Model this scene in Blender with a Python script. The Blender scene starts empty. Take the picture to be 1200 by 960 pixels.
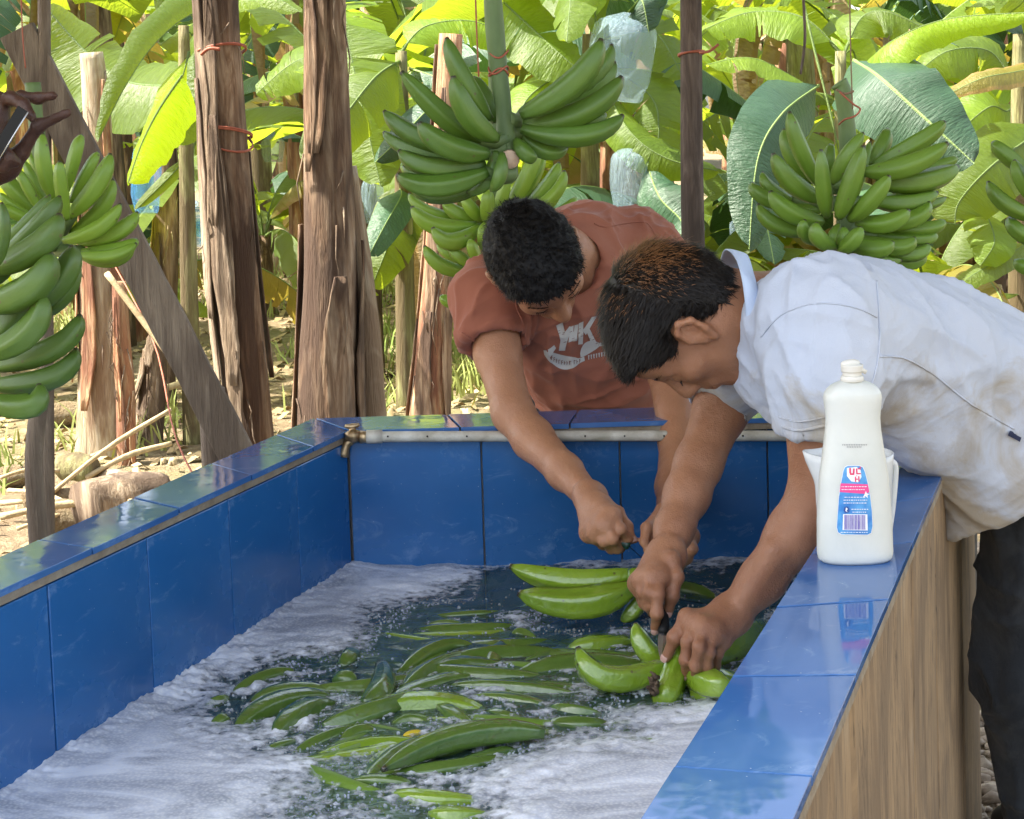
import bpy, bmesh, math, random
import numpy as np
from mathutils import Vector, Matrix, noise as mnoise
from mathutils.bvhtree import BVHTree
random.seed(7); rng = np.random.default_rng(7)
R = math.radians
sc = bpy.context.scene
# ---------------------------------------------------------------- camera
CAM = Vector((0, 0, 1.41)); FPX = 1900.0; CY = 306.0
TH = R(5.0); RO = 0.03
_f = Vector((0, math.cos(TH), -math.sin(TH))); _u0 = Vector((0, math.sin(TH), math.cos(TH))); _r0 = Vector((1, 0, 0))
_r = math.cos(RO)*_r0 - math.sin(RO)*_u0; _u = math.cos(RO)*_u0 + math.sin(RO)*_r0
cd = bpy.data.cameras.new('camera'); cam = bpy.data.objects.new('camera', cd); sc.collection.objects.link(cam)
cam.matrix_world = Matrix(((_r.x, _u.x, -_f.x, CAM.x), (_r.y, _u.y, -_f.y, CAM.y), (_r.z, _u.z, -_f.z, CAM.z), (0, 0, 0, 1)))
cd.sensor_width = 36; cd.lens = FPX*36/1200; cd.shift_y = -(480-CY)/1200; cd.clip_end = 500; cd.clip_start = 0.05
sc.camera = cam
# ---------------------------------------------------------------- sky, sun, exposure
SUN_EL, SUN_AZ = R(54), R(-97)      # azimuth from +Y towards +X
w = bpy.data.worlds.new('World'); sc.world = w; w.use_nodes = True
nt = w.node_tree; bg = nt.nodes['Background']
sky = nt.nodes.new('ShaderNodeTexSky'); sky.sky_type = 'NISHITA'; sky.sun_disc = False
sky.sun_elevation = SUN_EL; sky.sun_rotation = SUN_AZ; sky.air_density = 1.2; sky.dust_density = 3.0; sky.ozone_density = 1.0
hs = nt.nodes.new('ShaderNodeHueSaturation'); hs.inputs['Saturation'].default_value = .55     # a hazy, whitish tropical sky
nt.links.new(sky.outputs[0], hs.inputs['Color']); nt.links.new(hs.outputs[0], bg.inputs[0]); bg.inputs[1].default_value = 0.15
sl = bpy.data.lights.new('sun', 'SUN'); sl.energy = 4.6; sl.angle = R(0.6); sl.color = (1, 0.93, 0.80)
sun = bpy.data.objects.new('sun', sl); sc.collection.objects.link(sun)
_sd = Vector((math.sin(SUN_AZ)*math.cos(SUN_EL), math.cos(SUN_AZ)*math.cos(SUN_EL), math.sin(SUN_EL)))
sun.rotation_euler = _sd.to_track_quat('Z', 'Y').to_euler()
sc.view_settings.view_transform = 'Standard'; sc.view_settings.look = 'None'
sc.view_settings.exposure = 2.0; sc.view_settings.gamma = 1.0
sc.cycles.max_bounces = 7; sc.cycles.transparent_max_bounces = 12; sc.cycles.diffuse_bounces = 4
sc.cycles.glossy_bounces = 3; sc.cycles.transmission_bounces = 4
sc.cycles.caustics_reflective = False; sc.cycles.caustics_refractive = False
sc.cycles.sample_clamp_indirect = 6.0

# ---------------------------------------------------------------- helpers
def ray(px, py):
    return _r*((px-600)/FPX) + _u*((CY-py)/FPX) + _f
def P(px, py, Y):
    d = ray(px, py); return CAM + d*(Y/d.y)
def U(px, py, z):
    d = ray(px, py); return CAM + d*((z-CAM.z)/d.z)
def W2P(p):
    d = p-CAM; return (600+FPX*d.dot(_r)/d.dot(_f), CY-FPX*d.dot(_u)/d.dot(_f))
def mpx(px, Y): return px*Y/FPX           # pixels -> metres at depth Y

col = sc.collection
def tag(o, label=None, cat=None, group=None, kind=None):
    if label: o['label'] = label
    if cat: o['category'] = cat
    if group: o['group'] = group
    if kind: o['kind'] = kind
    return o
def thing(name, label, cat, loc=(0, 0, 0), group=None):
    o = bpy.data.objects.new(name, None); col.objects.link(o); o.location = loc; o.empty_display_size = .05
    return tag(o, label, cat, group)
def wloc(o):
    v = Vector((0, 0, 0))
    while o: v = v + o.location; o = o.parent
    return v
def link(name, me, mat=None, parent=None, loc=None):
    """links a mesh given in world coordinates (parents are pure translations)"""
    o = bpy.data.objects.new(name, me); col.objects.link(o)
    if mat and not me.materials:
        for m in (mat if isinstance(mat, (list, tuple)) else [mat]): me.materials.append(m)
    if parent:
        o.parent = parent; o.location = (loc if loc is not None else Vector((0, 0, 0))) - wloc(parent)
    elif loc is not None: o.location = loc
    return o
def mesh(verts, faces, uvs=None, smooth=True, name='m', mats=None):
    me = bpy.data.meshes.new(name); me.from_pydata([tuple(v) for v in verts], [], [tuple(f) for f in faces])
    if uvs is not None:
        uvl = me.uv_layers.new(name='UVMap'); li = np.empty(len(me.loops), dtype=np.int32); me.loops.foreach_get('vertex_index', li)
        uvl.data.foreach_set('uv', np.asarray(uvs, dtype=np.float32)[li].ravel())
    if smooth: me.polygons.foreach_set('use_smooth', [True]*len(me.polygons))
    if mats is not None: me.polygons.foreach_set('material_index', mats)
    me.update(); return me
def recentre(me, c):
    me.transform(Matrix.Translation(-Vector(c))); return me
def quadsof(nr, ns, closed=True):
    f = []
    for i in range(nr-1):
        for j in range(ns if closed else ns-1):
            k = (j+1) % ns; f.append((i*ns+j, i*ns+k, (i+1)*ns+k, (i+1)*ns+j))
    return f
def frames(pts, up=Vector((0, 0, 1))):
    n = len(pts); out = []
    for i in range(n):
        t = (pts[min(i+1, n-1)]-pts[max(i-1, 0)]).normalized()
        if i == 0:
            a = up if abs(t.dot(up)) < .95 else Vector((1, 0, 0))
            s = t.cross(a).normalized()
        else:
            s = (s - t*s.dot(t)).normalized()
        out.append((t, s, t.cross(s).normalized()))
    return out
def tube(pts, rad, ns=8, caps=True, fn=None, up=Vector((0, 0, 1))):
    """verts, faces, uvs of a tube; rad list or number; fn(i,a)->multiplier"""
    pts = [Vector(p) for p in pts]; n = len(pts)
    if not hasattr(rad, '__len__'): rad = [rad]*n
    fr = frames(pts, up); V = []; UVs = []
    L = [0]
    for i in range(1, n): L.append(L[-1]+(pts[i]-pts[i-1]).length)
    for i in range(n):
        t, s, b = fr[i]
        for j in range(ns):
            a = 2*math.pi*j/ns; m = fn(i, a) if fn else 1
            V.append(pts[i] + (s*math.cos(a)+b*math.sin(a))*rad[i]*m); UVs.append((L[i]/max(L[-1], 1e-6), j/ns))
    F = quadsof(n, ns)
    if caps:
        F.append(tuple(range(ns))[::-1]); F.append(tuple((n-1)*ns+j for j in range(ns)))
    return V, F, UVs
def bez(a, m, b, n):
    """curve through a, m (at t=.5), b"""
    a, m, b = Vector(a), Vector(m), Vector(b); c = 2*m - (a+b)*0.5
    return [a*(1-t)**2 + c*2*t*(1-t) + b*t*t for t in [i/(n-1) for i in range(n)]]
def poly(pts, n):
    """Catmull-Rom resample"""
    pts = [Vector(p) for p in pts]; m = len(pts)-1; out = []
    for i in range(n):
        x = i/(n-1)*m; k = min(int(x), m-1); t = x-k
        p0, p1, p2, p3 = pts[max(k-1, 0)], pts[k], pts[k+1], pts[min(k+2, m)]
        out.append(0.5*((2*p1)+(p2-p0)*t+(2*p0-5*p1+4*p2-p3)*t*t+(3*p1-p0-3*p2+p3)*t**3))
    return out
class MB:
    def __init__(s): s.v = []; s.f = []; s.uv = []
    def add(s, V, F, UVs=None):
        o = len(s.v); s.v += [tuple(v) for v in V]; s.f += [tuple(o+i for i in f) for f in F]
        s.uv += list(UVs) if UVs is not None else [(0, 0)]*len(V); return s
    def tube(s, *a, **k): return s.add(*tube(*a, **k))
    def box(s, c, sx, sy, sz):
        x, y, z = c; V = [(x+a*sx/2, y+b*sy/2, z+d*sz/2) for a in (-1, 1) for b in (-1, 1) for d in (-1, 1)]
        return s.add(V, [(0, 1, 3, 2), (4, 6, 7, 5), (0, 4, 5, 1), (2, 3, 7, 6), (0, 2, 6, 4), (1, 5, 7, 3)])
    def mesh(s, smooth=True): return mesh(s.v, s.f, s.uv, smooth)
    def build(s, name, mat, parent=None, smooth=True, loc=None):
        me = s.mesh(smooth)
        if loc is not None: recentre(me, loc)
        elif parent is not None: loc = wloc(parent); recentre(me, loc)
        return link(name, me, mat, parent, loc)
def prism(top, h, bev=0.002):
    """bevelled slab under the (roughly planar) polygon 'top' (list of Vectors, counter-clockwise from outside); thickness h along -normal"""
    n = len(top); nrm = Vector((0, 0, 0))
    for i in range(n): nrm += (top[i]-top[0]).cross(top[(i+1) % n]-top[0])
    nrm.normalize(); c = sum(top, Vector())/n
    ins = [p + ((c-p).normalized()*bev*1.4) for p in top]
    V = ins + [p-nrm*bev for p in top] + [p-nrm*h for p in top]
    F = [tuple(range(n))]
    for r in range(2):
        for i in range(n):
            j = (i+1) % n; F.append((r*n+i, (r+1)*n+i, (r+1)*n+j, r*n+j))
    F.append(tuple(2*n+i for i in range(n))[::-1])
    return V, F

# ---------------------------------------------------------------- materials
def M(name, base=(.5, .5, .5), rough=.6, **k):
    m = bpy.data.materials.new(name); m.use_nodes = True
    b = m.node_tree.nodes['Principled BSDF']; b.inputs['Base Color'].default_value = (*base, 1); b.inputs['Roughness'].default_value = rough
    for kk, v in k.items():
        b.inputs[kk.replace('_', ' ')].default_value = v
    return m
class N:
    """tiny node-tree writer"""
    def __init__(s, m): s.m = m; s.t = m.node_tree; s.b = s.t.nodes.get('Principled BSDF')
    def n(s, ty, **k):
        x = s.t.nodes.new('ShaderNode'+ty)
        for a, v in k.items(): setattr(x, a, v)
        return x
    def l(s, a, b): s.t.links.new(a, b)
    def coord(s, kind='Object', scale=(1, 1, 1), rot=(0, 0, 0)):
        c = s.n('TexCoord'); mp = s.n('Mapping'); mp.inputs['Scale'].default_value = scale; mp.inputs['Rotation'].default_value = rot
        s.l(c.outputs[kind], mp.inputs[0]); return mp.outputs[0]
    def noise(s, vec, scale, detail=4, rough=.55, dist=0):
        x = s.n('TexNoise'); x.inputs['Scale'].default_value = scale; x.inputs['Detail'].default_value = detail
        x.inputs['Roughness'].default_value = rough; x.inputs['Distortion'].default_value = dist
        s.l(vec, x.inputs['Vector']); return x.outputs['Fac']
    def ramp(s, fac, stops):
        x = s.n('ValToRGB'); e = x.color_ramp.elements
        while len(e) < len(stops): e.new(0.5)
        for i, (p, c) in enumerate(stops): e[i].position = p; e[i].color = (*c, 1) if len(c) == 3 else c
        s.l(fac, x.inputs[0]); return x.outputs[0]
    def mix(s, fac, a, b, mode='MIX'):
        x = s.n('Mix', data_type='RGBA', blend_type=mode)
        for i, v in ((0, fac), (6, a), (7, b)):
            if isinstance(v, (int, float)): x.inputs[i].default_value = v
            elif isinstance(v, tuple): x.inputs[i].default_value = (*v, 1)
            else: s.l(v, x.inputs[i])
        return x.outputs[2]
    def math(s, op, a, b=0.0, c=None):
        x = s.n('Math', operation=op)
        for i, v in ((0, a), (1, b), (2, c)):
            if v is None: continue
            if isinstance(v, (int, float)): x.inputs[i].default_value = v
            else: s.l(v, x.inputs[i])
        return x.outputs[0]
    def bump(s, h, strength=.3, dist=.01, normal=None):
        x = s.n('Bump'); x.inputs['Strength'].default_value = strength; x.inputs['Distance'].default_value = dist
        s.l(h, x.inputs['Height'])
        if normal is not None: s.l(normal, x.inputs['Normal'])
        return x.outputs[0]
    def rnd(s): return s.n('ObjectInfo').outputs['Random']
    def base(s, c): s.l(c, s.b.inputs['Base Color'])
    def set(s, k, v): s.l(v, s.b.inputs[k])
# ================================================================ TANK
RZ = 0.85; WZ = 0.585
def noisy(name, c1, c2, scale, rough=.7, bump=.3, bscale=None, bdist=.01, stretch=(1, 1, 1), kind='Object', rnd=0.0, **k):
    m = M(name, c1, rough, **k); x = N(m); v = x.coord(kind, stretch)
    f = x.noise(v, scale, 6, .6); c = x.ramp(f, [(.3, c1), (.7, c2)])
    if rnd:
        c = x.mix(x.math('MULTIPLY', x.rnd(), rnd), c, (0.02, .02, .02))
    x.base(c); x.set('Normal', x.bump(x.noise(v, bscale or scale*4, 6, .65), bump, bdist)); return m
def tile_mat(name, a, b, film, rough):
    m = M(name, a, rough); x = N(m); v = x.coord('Object', (1, 1, 1))
    w = x.n('TexCoord').outputs['Object']
    f = x.noise(v, 3.0, 5, .6); c = x.ramp(f, [(.3, a), (.72, b)])
    c = x.mix(x.math('MULTIPLY', x.rnd(), .22), c, tuple(.55*i for i in a))
    # dried soap streaks and specks
    st = x.noise(x.coord('Object', (4.0, 4.0, 9)), 2.2, 6, .7, 1.6)
    c = x.mix(x.ramp(st, [(.55, (0, 0, 0)), (.8, (film,)*3)]), c, (.35, .5, .72))
    sp = x.n('TexVoronoi'); sp.inputs['Scale'].default_value = 60; x.l(v, sp.inputs['Vector'])
    c = x.mix(x.ramp(sp.outputs['Distance'], [(.03, (.5, .5, .5)), (.06, (0, 0, 0))]), c, (.6, .68, .75)) if film > .3 else c
    x.base(c); x.set('Roughness', x.ramp(x.noise(v, 6, 6), [(.42, (rough,)*3), (.75, (min(rough*3.5, .6),)*3)]))
    x.b.inputs['IOR'].default_value = 1.52; x.set('Normal', x.bump(x.noise(v, 7, 3), .07, .01)); return m
mt_wall = tile_mat('blue_tile', (.016, .105, .31), (.03, .155, .40), .42, .13)
mt_rim = tile_mat('blue_rim_tile', (.035, .115, .32), (.065, .17, .41), .5, .035)
mt_mortar = noisy('mortar', (.20, .15, .10), (.36, .30, .22), 30, .9, .5)
mt_conc = noisy('tank_concrete', (.22, .20, .17), (.34, .31, .27), 12, .9, .4)

# plan corners from the traced rim lines
oBL = U(367, 490, RZ); iBL = U(407, 504, RZ)
l0, l1 = U(0, 690, RZ), iBL                       # left inner line
ldir = (Vector((l0.x-l1.x, l0.y-l1.y, 0))).normalized()       # towards the viewer
lo0 = U(33, 638, RZ); lodir = (Vector((lo0.x-oBL.x, lo0.y-oBL.y, 0))).normalized()
r0, r1 = U(757, 960, RZ), U(950, 655, RZ)
rdir = Vector((r0.x-r1.x, r0.y-r1.y, 0)).normalized()
ro0, ro1 = U(930, 960, RZ), U(1100, 565, RZ); rodir = Vector((ro0.x-ro1.x, ro0.y-ro1.y, 0)).normalized()
def onY(p, d, y): return Vector((p.x+d.x*(y-p.y)/d.y, y, p.z))
iBR = onY(r1, rdir, iBL.y); oBR = onY(ro1, rodir, oBL.y)
YN = 0.45                                          # near end of the tank, beside and below the camera
iFL = onY(l0, ldir, YN); iFR = onY(r0, rdir, YN); oFL = onY(lo0, lodir, YN-.12); oFR = onY(ro0, rodir, YN-.12)
# keep the left wall from swinging too far out
def zat(p, z): return Vector((p.x, p.y, z))
tank = thing('washing_tank', 'blue tiled concrete washing tank full of soapy water and floating plantains', 'tank', zat((oFL+oBR)*.5, 0))
sh = MB()
def wall_solid(a, b, c, d, z0, z1):                # a,b inner ; c,d outer (same order)
    V = [zat(a, z0), zat(b, z0), zat(d, z0), zat(c, z0), zat(a, z1), zat(b, z1), zat(d, z1), zat(c, z1)]
    return V, [(0, 3, 2, 1), (4, 5, 6, 7), (0, 1, 5, 4), (1, 2, 6, 5), (2, 3, 7, 6), (3, 0, 4, 7)]
TT = .022  # rim tile + mortar bed
def inset(a, b, side, d):   # move line a-b horizontally
    n = Vector((-(b-a).y, (b-a).x, 0)).normalized()*side*d; return a+n, b+n
cen = (iBL+iFR)*.5
def shifted(a, b, d):      # positive d = away from tank centre
    n = Vector((-(b-a).y, (b-a).x, 0)).normalized()
    if n.dot(cen-a) > 0: n = -n
    return a+n*d, b+n*d
for k, (a, b, c, d) in enumerate(((iBL, iFL, oBL, oFL), (iBR, iFR, oBR, oFR), (iBL, iBR, oBL, oBR), (iFL, iFR, oFL, oFR))):
    a2, b2 = shifted(a, b, .012); c2, d2 = shifted(c, d, -.012)
    e = .0007*k
    sh.add(*wall_solid(a2, b2, c2, d2, 0.0, RZ-TT-e))
V = [zat(iBL, .2), zat(iFL, .2), zat(iFR, .2), zat(iBR, .2)]
sh.build('wall', mt_conc, tank, smooth=False)
# rim tiles: strips split at joints; mortar bed under them
def rim(a0, a1, b0, b1, ts, name='rim_tile', gap=.0036, over=.004):
    """a inner line, b outer line, ts joint parameters in 0..1"""
    bed = MB(); V, F = prism([zat(p, RZ-.0095) for p in (a0, b0, b1, a1)], TT-.010, .001); 
    nn = (b0-a0).cross(a1-a0).z
    if nn < 0: V, F = prism([zat(p, RZ-.0095) for p in (a0, a1, b1, b0)], TT-.010, .001)
    bed.add(V, F); bed.build('mortar_bed', mt_mortar, tank, smooth=False)
    for i in range(len(ts)-1):
        t0, t1 = ts[i], ts[i+1]; L = (a1-a0).length; g = gap/L/2
        q = [a0.lerp(a1, t0+g), b0.lerp(b1, t0+g), b0.lerp(b1, t1-g), a0.lerp(a1, t1-g)]
        q[0], q[3] = [p+(p-o).normalized()*over for p, o in ((q[0], q[1]), (q[3], q[2]))]
        if (q[1]-q[0]).cross(q[3]-q[0]).z < 0: q = [q[0], q[3], q[2], q[1]]
        dz = random.uniform(-.0008, .0008)
        V, F = prism([zat(p, RZ+dz) for p in q], .009, .0008)
        c = sum(q, Vector())/4; MB().add(V, F).build(name, mt_rim, tank, smooth=False, loc=c)
def tpar(a0, a1, px, py):
    p = U(px, py, RZ); d = a1-a0; return (p-a0).dot(d)/d.dot(d)
Ll = (iFL-iBL).length; t1 = tpar(iBL, iFL, 368, 523); t2 = tpar(iBL, iFL, 207, 595)
st = (t2-t1)/2; ts = [0, t1]
while ts[-1]+st < 1: ts.append(ts[-1]+st)
rim(iBL, iFL, oBL, oFL, ts+[1])
tj = [tpar(iBR, iFR, x, y) for x, y in ((915, 712), (862, 795), (797, 899))]; st = (tj[2]-tj[0])/2
ts = [tj[0]]
while ts[0]-st > 0: ts.insert(0, ts[0]-st)
ts = [0]+ts
while ts[-1]+st < 1: ts.append(ts[-1]+st)
rim(iBR, iFR, oBR, oFR, ts+[1])
# back rim (between the corners) and front rim
def qrim(a0, a1, b0, b1, n): rim(a0, a1, b0, b1, [i/n for i in range(n+1)])
e1 = (iBR-iBL).normalized()*.004
qrim(iBL+e1, iBR-e1, oBL+e1, oBR-e1, 5)
qrim(iFL+e1, iFR-e1, oFL+e1, oFR-e1, 4)
# wall tiles
def wall_tiles(a, b, joints, z0, z1, gap=.003, th=.009):
    nrm = Vector((-(b-a).y, (b-a).x, 0)).normalized()
    if nrm.dot(cen-a) < 0: nrm = -nrm
    for i in range(len(joints)-1):
        for zz0, zz1 in ((z1-.33, z1), (z1-.663, z1-.333)):
            p, q = a.lerp(b, joints[i]), a.lerp(b, joints[i+1]); d = (q-p).normalized()*gap/2
            o = nrm*random.uniform(-.0006, .0006)
            pts = [zat(p+d, zz0)+o, zat(q-d, zz0)+o, zat(q-d, zz1)+o, zat(p+d, zz1)+o]
            n2 = (pts[1]-pts[0]).cross(pts[2]-pts[0])
            if n2.dot(nrm) < 0: pts = pts[::-1]
            V, F = prism(pts, th, .0012); c = sum(pts, Vector())/4
            MB().add(V, F).build('wall_tile', mt_wall, tank, smooth=False, loc=c)
ZT = RZ-.024
Wd = iBR-iBL; jb = [0.001]
for px in (565, 727, 900, 1060): jb.append((P(px, 560, iBL.y).x-iBL.x)/Wd.x)
wall_tiles(iBL, iBR, jb+[1], 0, ZT)
Ll = (iFL-iBL).length; jl = [.001]
p264 = tpar(iBL, iFL, 264, 568); p53 = tpar(iBL, iFL, 53, 665); stp = (p53-p264)/2
x = p264
while x-stp > .02: x -= stp
while x < .98: jl.append(x); x += stp
wall_tiles(iBL, iFL, jl+[1], 0, ZT)
wall_tiles(iBR, iFR, [i/9 for i in range(10)], 0, ZT)
wall_tiles(iFL, iFR, [i/4 for i in range(5)], 0, ZT)
fl = MB()
nx, ny = 5, 8
for i in range(nx):
    for j in range(ny):
        def q(u, v): return (iBL.lerp(iBR, u)).lerp(iFL.lerp(iFR, u), v)
        pts = [zat(q((i+a)/nx+(.006 if a == 0 else -.006)*.3, (j+b)/ny+(.006 if b == 0 else -.006)*.3), .17) for a, b in ((0, 0), (0, 1), (1, 1), (1, 0))]
        fl.add(*prism(pts, .01, .001))
fl.build('floor_tiles', mt_wall, tank, smooth=False)['kind'] = 'stuff'
# rough wooden boards on the outer right side
mt_board = M('rough_board', (.3, .2, .1), .75); x = N(mt_board)
v = x.coord('Object', (4.5, 4.5, .5)); f1 = x.noise(v, 2.0, 8, .6, 1.6); f2 = x.noise(x.coord('Object', (40, 40, 3.5)), 3, 6, .75, .4)
c = x.ramp(f1, [(.24, (.07, .035, .016)), (.38, (.22, .13, .06)), (.54, (.38, .25, .13)), (.66, (.22, .14, .075)), (.82, (.42, .31, .19))])
c = x.mix(x.math('MULTIPLY', f2, .22), c, (.12, .08, .05)); st_ = x.noise(x.coord('Object', (3, 3, 2.2)), 1.8, 6, .65, .8); c = x.mix(x.ramp(st_, [(.40, (.7, .7, .7)), (.56, (0, 0, 0))]), c, (.13, .085, .05)); c = x.mix(x.ramp(st_, [(.60, (0, 0, 0)), (.72, (.55, .55, .55))]), c, (.46, .37, .26)); c = x.mix(x.math('MULTIPLY', x.rnd(), .25), c, (.34, .25, .15)); ck = x.noise(x.coord('Object', (9, 9, .35)), 2.6, 5, .7, 1.5); c = x.mix(x.ramp(ck, [(.485, (0, 0, 0)), (.5, (.9, .9, .9)), (.515, (0, 0, 0))]), c, (.035, .022, .014))
x.base(c); x.set('Normal', x.bump(x.mix(.5, f1, f2), .35, .005))
a, b = oBR, oFR; Lr = (b-a).length; nrm = Vector((-(b-a).y, (b-a).x, 0)).normalized()
if nrm.dot(cen-a) > 0: nrm = -nrm
s = -.03; k = 0
while s < Lr:
    wd = [.36, .44, .30, .52, .40][k % 5]; k += 1
    n = 9; top = []; rows = 12; V = []; F = []
    for r in range(rows+1):
        z = (RZ-.012)*(1-r/rows) if r < rows else 0
        for (ss, of) in ((0, 0), (.01, .006), (wd/2, .008), (wd-.012, .006), (wd-.002, 0)):
            wob = .004*mnoise.noise(Vector((s+ss, z*3, k)))*(1 if 0 < ss < wd-.003 else 1.3)
            flare = .012*(1-z/RZ)
            p = a+(b-a).normalized()*(s+ss+wob*.8)+nrm*(-.010+of+wob+flare)
            V.append(zat(p, z + 0))
    F = quadsof(rows+1, 5, False)
    V2 = [p-nrm*.014 for p in V]; off = len(V)
    Fb = [tuple(off+i for i in f[::-1]) for f in F]
    side = [(r*5, (r+1)*5, off+(r+1)*5, off+r*5) for r in range(rows)] + [(r*5+4, off+r*5+4, off+(r+1)*5+4, (r+1)*5+4) for r in range(rows)]
    topf = [(i, off+i, off+i+1, i+1) for i in range(4)]
    MB().add(V+V2, F+Fb+side+topf).build('board', mt_board, tank, smooth=False, loc=zat(a.lerp(b, (s+wd/2)/Lr), .4))
    s += wd+.004
# ---- pipe and tap on the back wall
mt_pvc = noisy('pvc_pipe', (.34, .30, .22), (.66, .63, .55), 22, .5, .3)
mt_brass = M('old_brass', (.45, .31, .16), .38, Metallic=.85); x = N(mt_brass)
x.base(x.ramp(x.noise(x.coord(), 40, 5), [(.3, (.22, .15, .08)), (.65, (.62, .45, .26))]))
mt_hole = M('pipe_hole', (.02, .015, .01), .9)
yp = iBL.y-.018
pa, pb = P(432, 512, yp), P(1040, 511, yp); pr = mpx(6.4, yp)
pipe = thing('water_pipe', 'white drilled plastic pipe along the back wall of the blue tank with a brass tap', 'pipe', pa)
MB().tube(poly([pa, pa.lerp(pb, .5)+Vector((0, 0, .001)), pb], 20), pr, 14).build('pipe', mt_pvc, pipe)
MB().tube([pa-Vector((.004, 0, 0)), pa+Vector((.025, 0, 0))], pr*1.25, 14).build('coupling', mt_pvc, pipe)
for i in range(13):
    p = pa.lerp(pb, (i+.5)/13.2)+Vector((0, -pr*.93, pr*.25))
    MB().tube([p, p+Vector((0, -.0016, .0003))], .0018, 8).build('hole', mt_hole, pipe, loc=p)
cp = pa+Vector((-.012, 0, 0))
tap = MB()
tap.tube([cp+Vector((.012, 0, 0)), cp+Vector((-.004, 0, 0))], [.0105, .0125], 8)
tap.tube([cp+Vector((-.004, 0, .001)), cp+Vector((-.016, -.002, .003)), cp+Vector((-.030, -.003, .0))], [.010, .014, .009], 10)
tap.tube(poly([cp+Vector((-.014, 0, -.002)), cp+Vector((-.028, -.004, -.012)), cp+Vector((-.034, -.005, -.034))], 7), [.008, .008, .0085, .008, .008, .0095, .0095], 10)
tap.tube([cp+Vector((-.017, 0, .006)), cp+Vector((-.017, 0, .019))], .0065, 8)
t = tap.build('tap', mt_brass, pipe)
MB().tube(poly([cp+Vector((-.030, -.003, .022)), cp+Vector((-.017, 0, .020)), cp+Vector((-.004, .002, .023))], 7), [.003, .004, .005, .006, .005, .004, .003], 8).build('handle', mt_brass, t)

# ================================================================ WATER + FOAM
mt_water = bpy.data.materials.new('soapy_water'); mt_water.use_nodes = True; x = N(mt_water)
x.t.nodes.remove(x.b); out = x.t.nodes['Material Output']
tr = x.n('BsdfTransparent'); tr.inputs[0].default_value = (.80, .94, .82, 1)
df = x.n('BsdfDiffuse'); df.inputs[0].default_value = (.17, .31, .27, 1)
gl = x.n('BsdfGlossy'); gl.inputs['Roughness'].default_value = .03
vv = x.coord('Object'); h = x.noise(vv, 26, 3, .5, .6); h2 = x.noise(vv, 7, 2, .5, .3)
bp = x.bump(x.math('ADD', h, x.math('MULTIPLY', h2, 2.2)), .55, .012)
for nn in (gl, df): x.l(bp, nn.inputs['Normal'])
mx = x.n('MixShader'); mx.inputs[0].default_value = .22; x.l(tr.outputs[0], mx.inputs[1]); x.l(df.outputs[0], mx.inputs[2])
fr = x.n('Fresnel'); fr.inputs[0].default_value = 1.45; x.l(bp, fr.inputs['Normal'])
mx2 = x.n('MixShader'); x.l(fr.outputs[0], mx2.inputs[0]); x.l(mx.outputs[0], mx2.inputs[1]); x.l(gl.outputs[0], mx2.inputs[2])
x.l(mx2.outputs[0], out.inputs['Surface'])
V = []; NU, NV = 150, 280
for i in range(NU+1):
    for j in range(NV+1):
        p = (iBL.lerp(iBR, i/NU)).lerp(iFL.lerp(iFR, i/NU), j/NV); V.append((p.x, p.y, WZ+.0034*mnoise.noise(Vector((p.x*9, p.y*11, 0)))+.0022*mnoise.noise(Vector((p.x*26, p.y*34, 4)))+.0010*mnoise.noise(Vector((p.x*60, p.y*80, 7)))))
link('water', mesh(V, quadsof(NU+1, NV+1, False)), mt_water)['kind'] = 'structure'

OPEN = [(470, 720), (530, 703), (590, 700), (606, 672), (700, 672), (760, 672), (880, 672), (960, 690), (905, 745), (890, 800), (845, 822), (735, 836), (715, 862), (650, 868), (600, 890), (565, 925),
        (580, 975), (470, 985), (372, 960), (352, 915), (395, 893), (310, 880), (300, 868), (262, 858), (238, 832), (262, 800), (330, 775), (395, 765), (440, 758), (455, 738)]
OW = np.array([list(U(x, y, WZ).xy) for x, y in OPEN])
def sdpoly(X, Y, pg):
    d = np.full(X.shape, 1e9); s = np.zeros(X.shape, bool); n = len(pg)
    for i in range(n):
        ax, ay = pg[i]; bx, by = pg[(i+1) % n]; ex, ey = bx-ax, by-ay
        t = np.clip(((X-ax)*ex+(Y-ay)*ey)/(ex*ex+ey*ey), 0, 1)
        d = np.minimum(d, (X-ax-t*ex)**2+(Y-ay-t*ey)**2)
        c = ((ay > Y) != (by > Y)) & (X < ex*(Y-ay)/(ey if ey else 1e-9)+ax); s ^= c
    return np.sqrt(d)*np.where(s, -1, 1)
def vnoise(shape, cell, seed):
    g = np.random.default_rng(seed).random((int(shape[0]/cell)+3, int(shape[1]/cell)+3))
    yy, xx = np.meshgrid(np.arange(shape[0])/cell, np.arange(shape[1])/cell, indexing='ij')
    i, j = yy.astype(int), xx.astype(int); u, v = yy-i, xx-j; u = u*u*(3-2*u); v = v*v*(3-2*v)
    return (g[i, j]*(1-u)+g[i+1, j]*u)*(1-v)+(g[i, j+1]*(1-u)+g[i+1, j+1]*u)*v
step = .0034
x0, x1 = min(iFL.x, iFR.x, iBL.x), max(iBR.x, iFR.x); gx = np.arange(max(x0, -1.2), x1+.01, step); gy = np.arange(1.0, iBL.y+.004, step)
X, Y = np.meshgrid(gx, gy, indexing='ij')
sd = sdpoly(X, Y, OW)
big = vnoise(X.shape, 48, 1)-.5; mid = vnoise(X.shape, 15, 2)-.5; sm = vnoise(X.shape, 5.5, 3)-.5; fine = vnoise(X.shape, 2.3, 4)-.5; vf = np.random.default_rng(5).random(X.shape)-.5
cov = sd + big*.05 + mid*.05 + sm*.036 + fine*.022
patch = (big*.5+mid*.7+sm*.7+fine*.4) - .36                    # islands of foam inside the open water
cov = np.maximum(cov, np.where(sd > -.35, patch*.10, -1))
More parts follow.
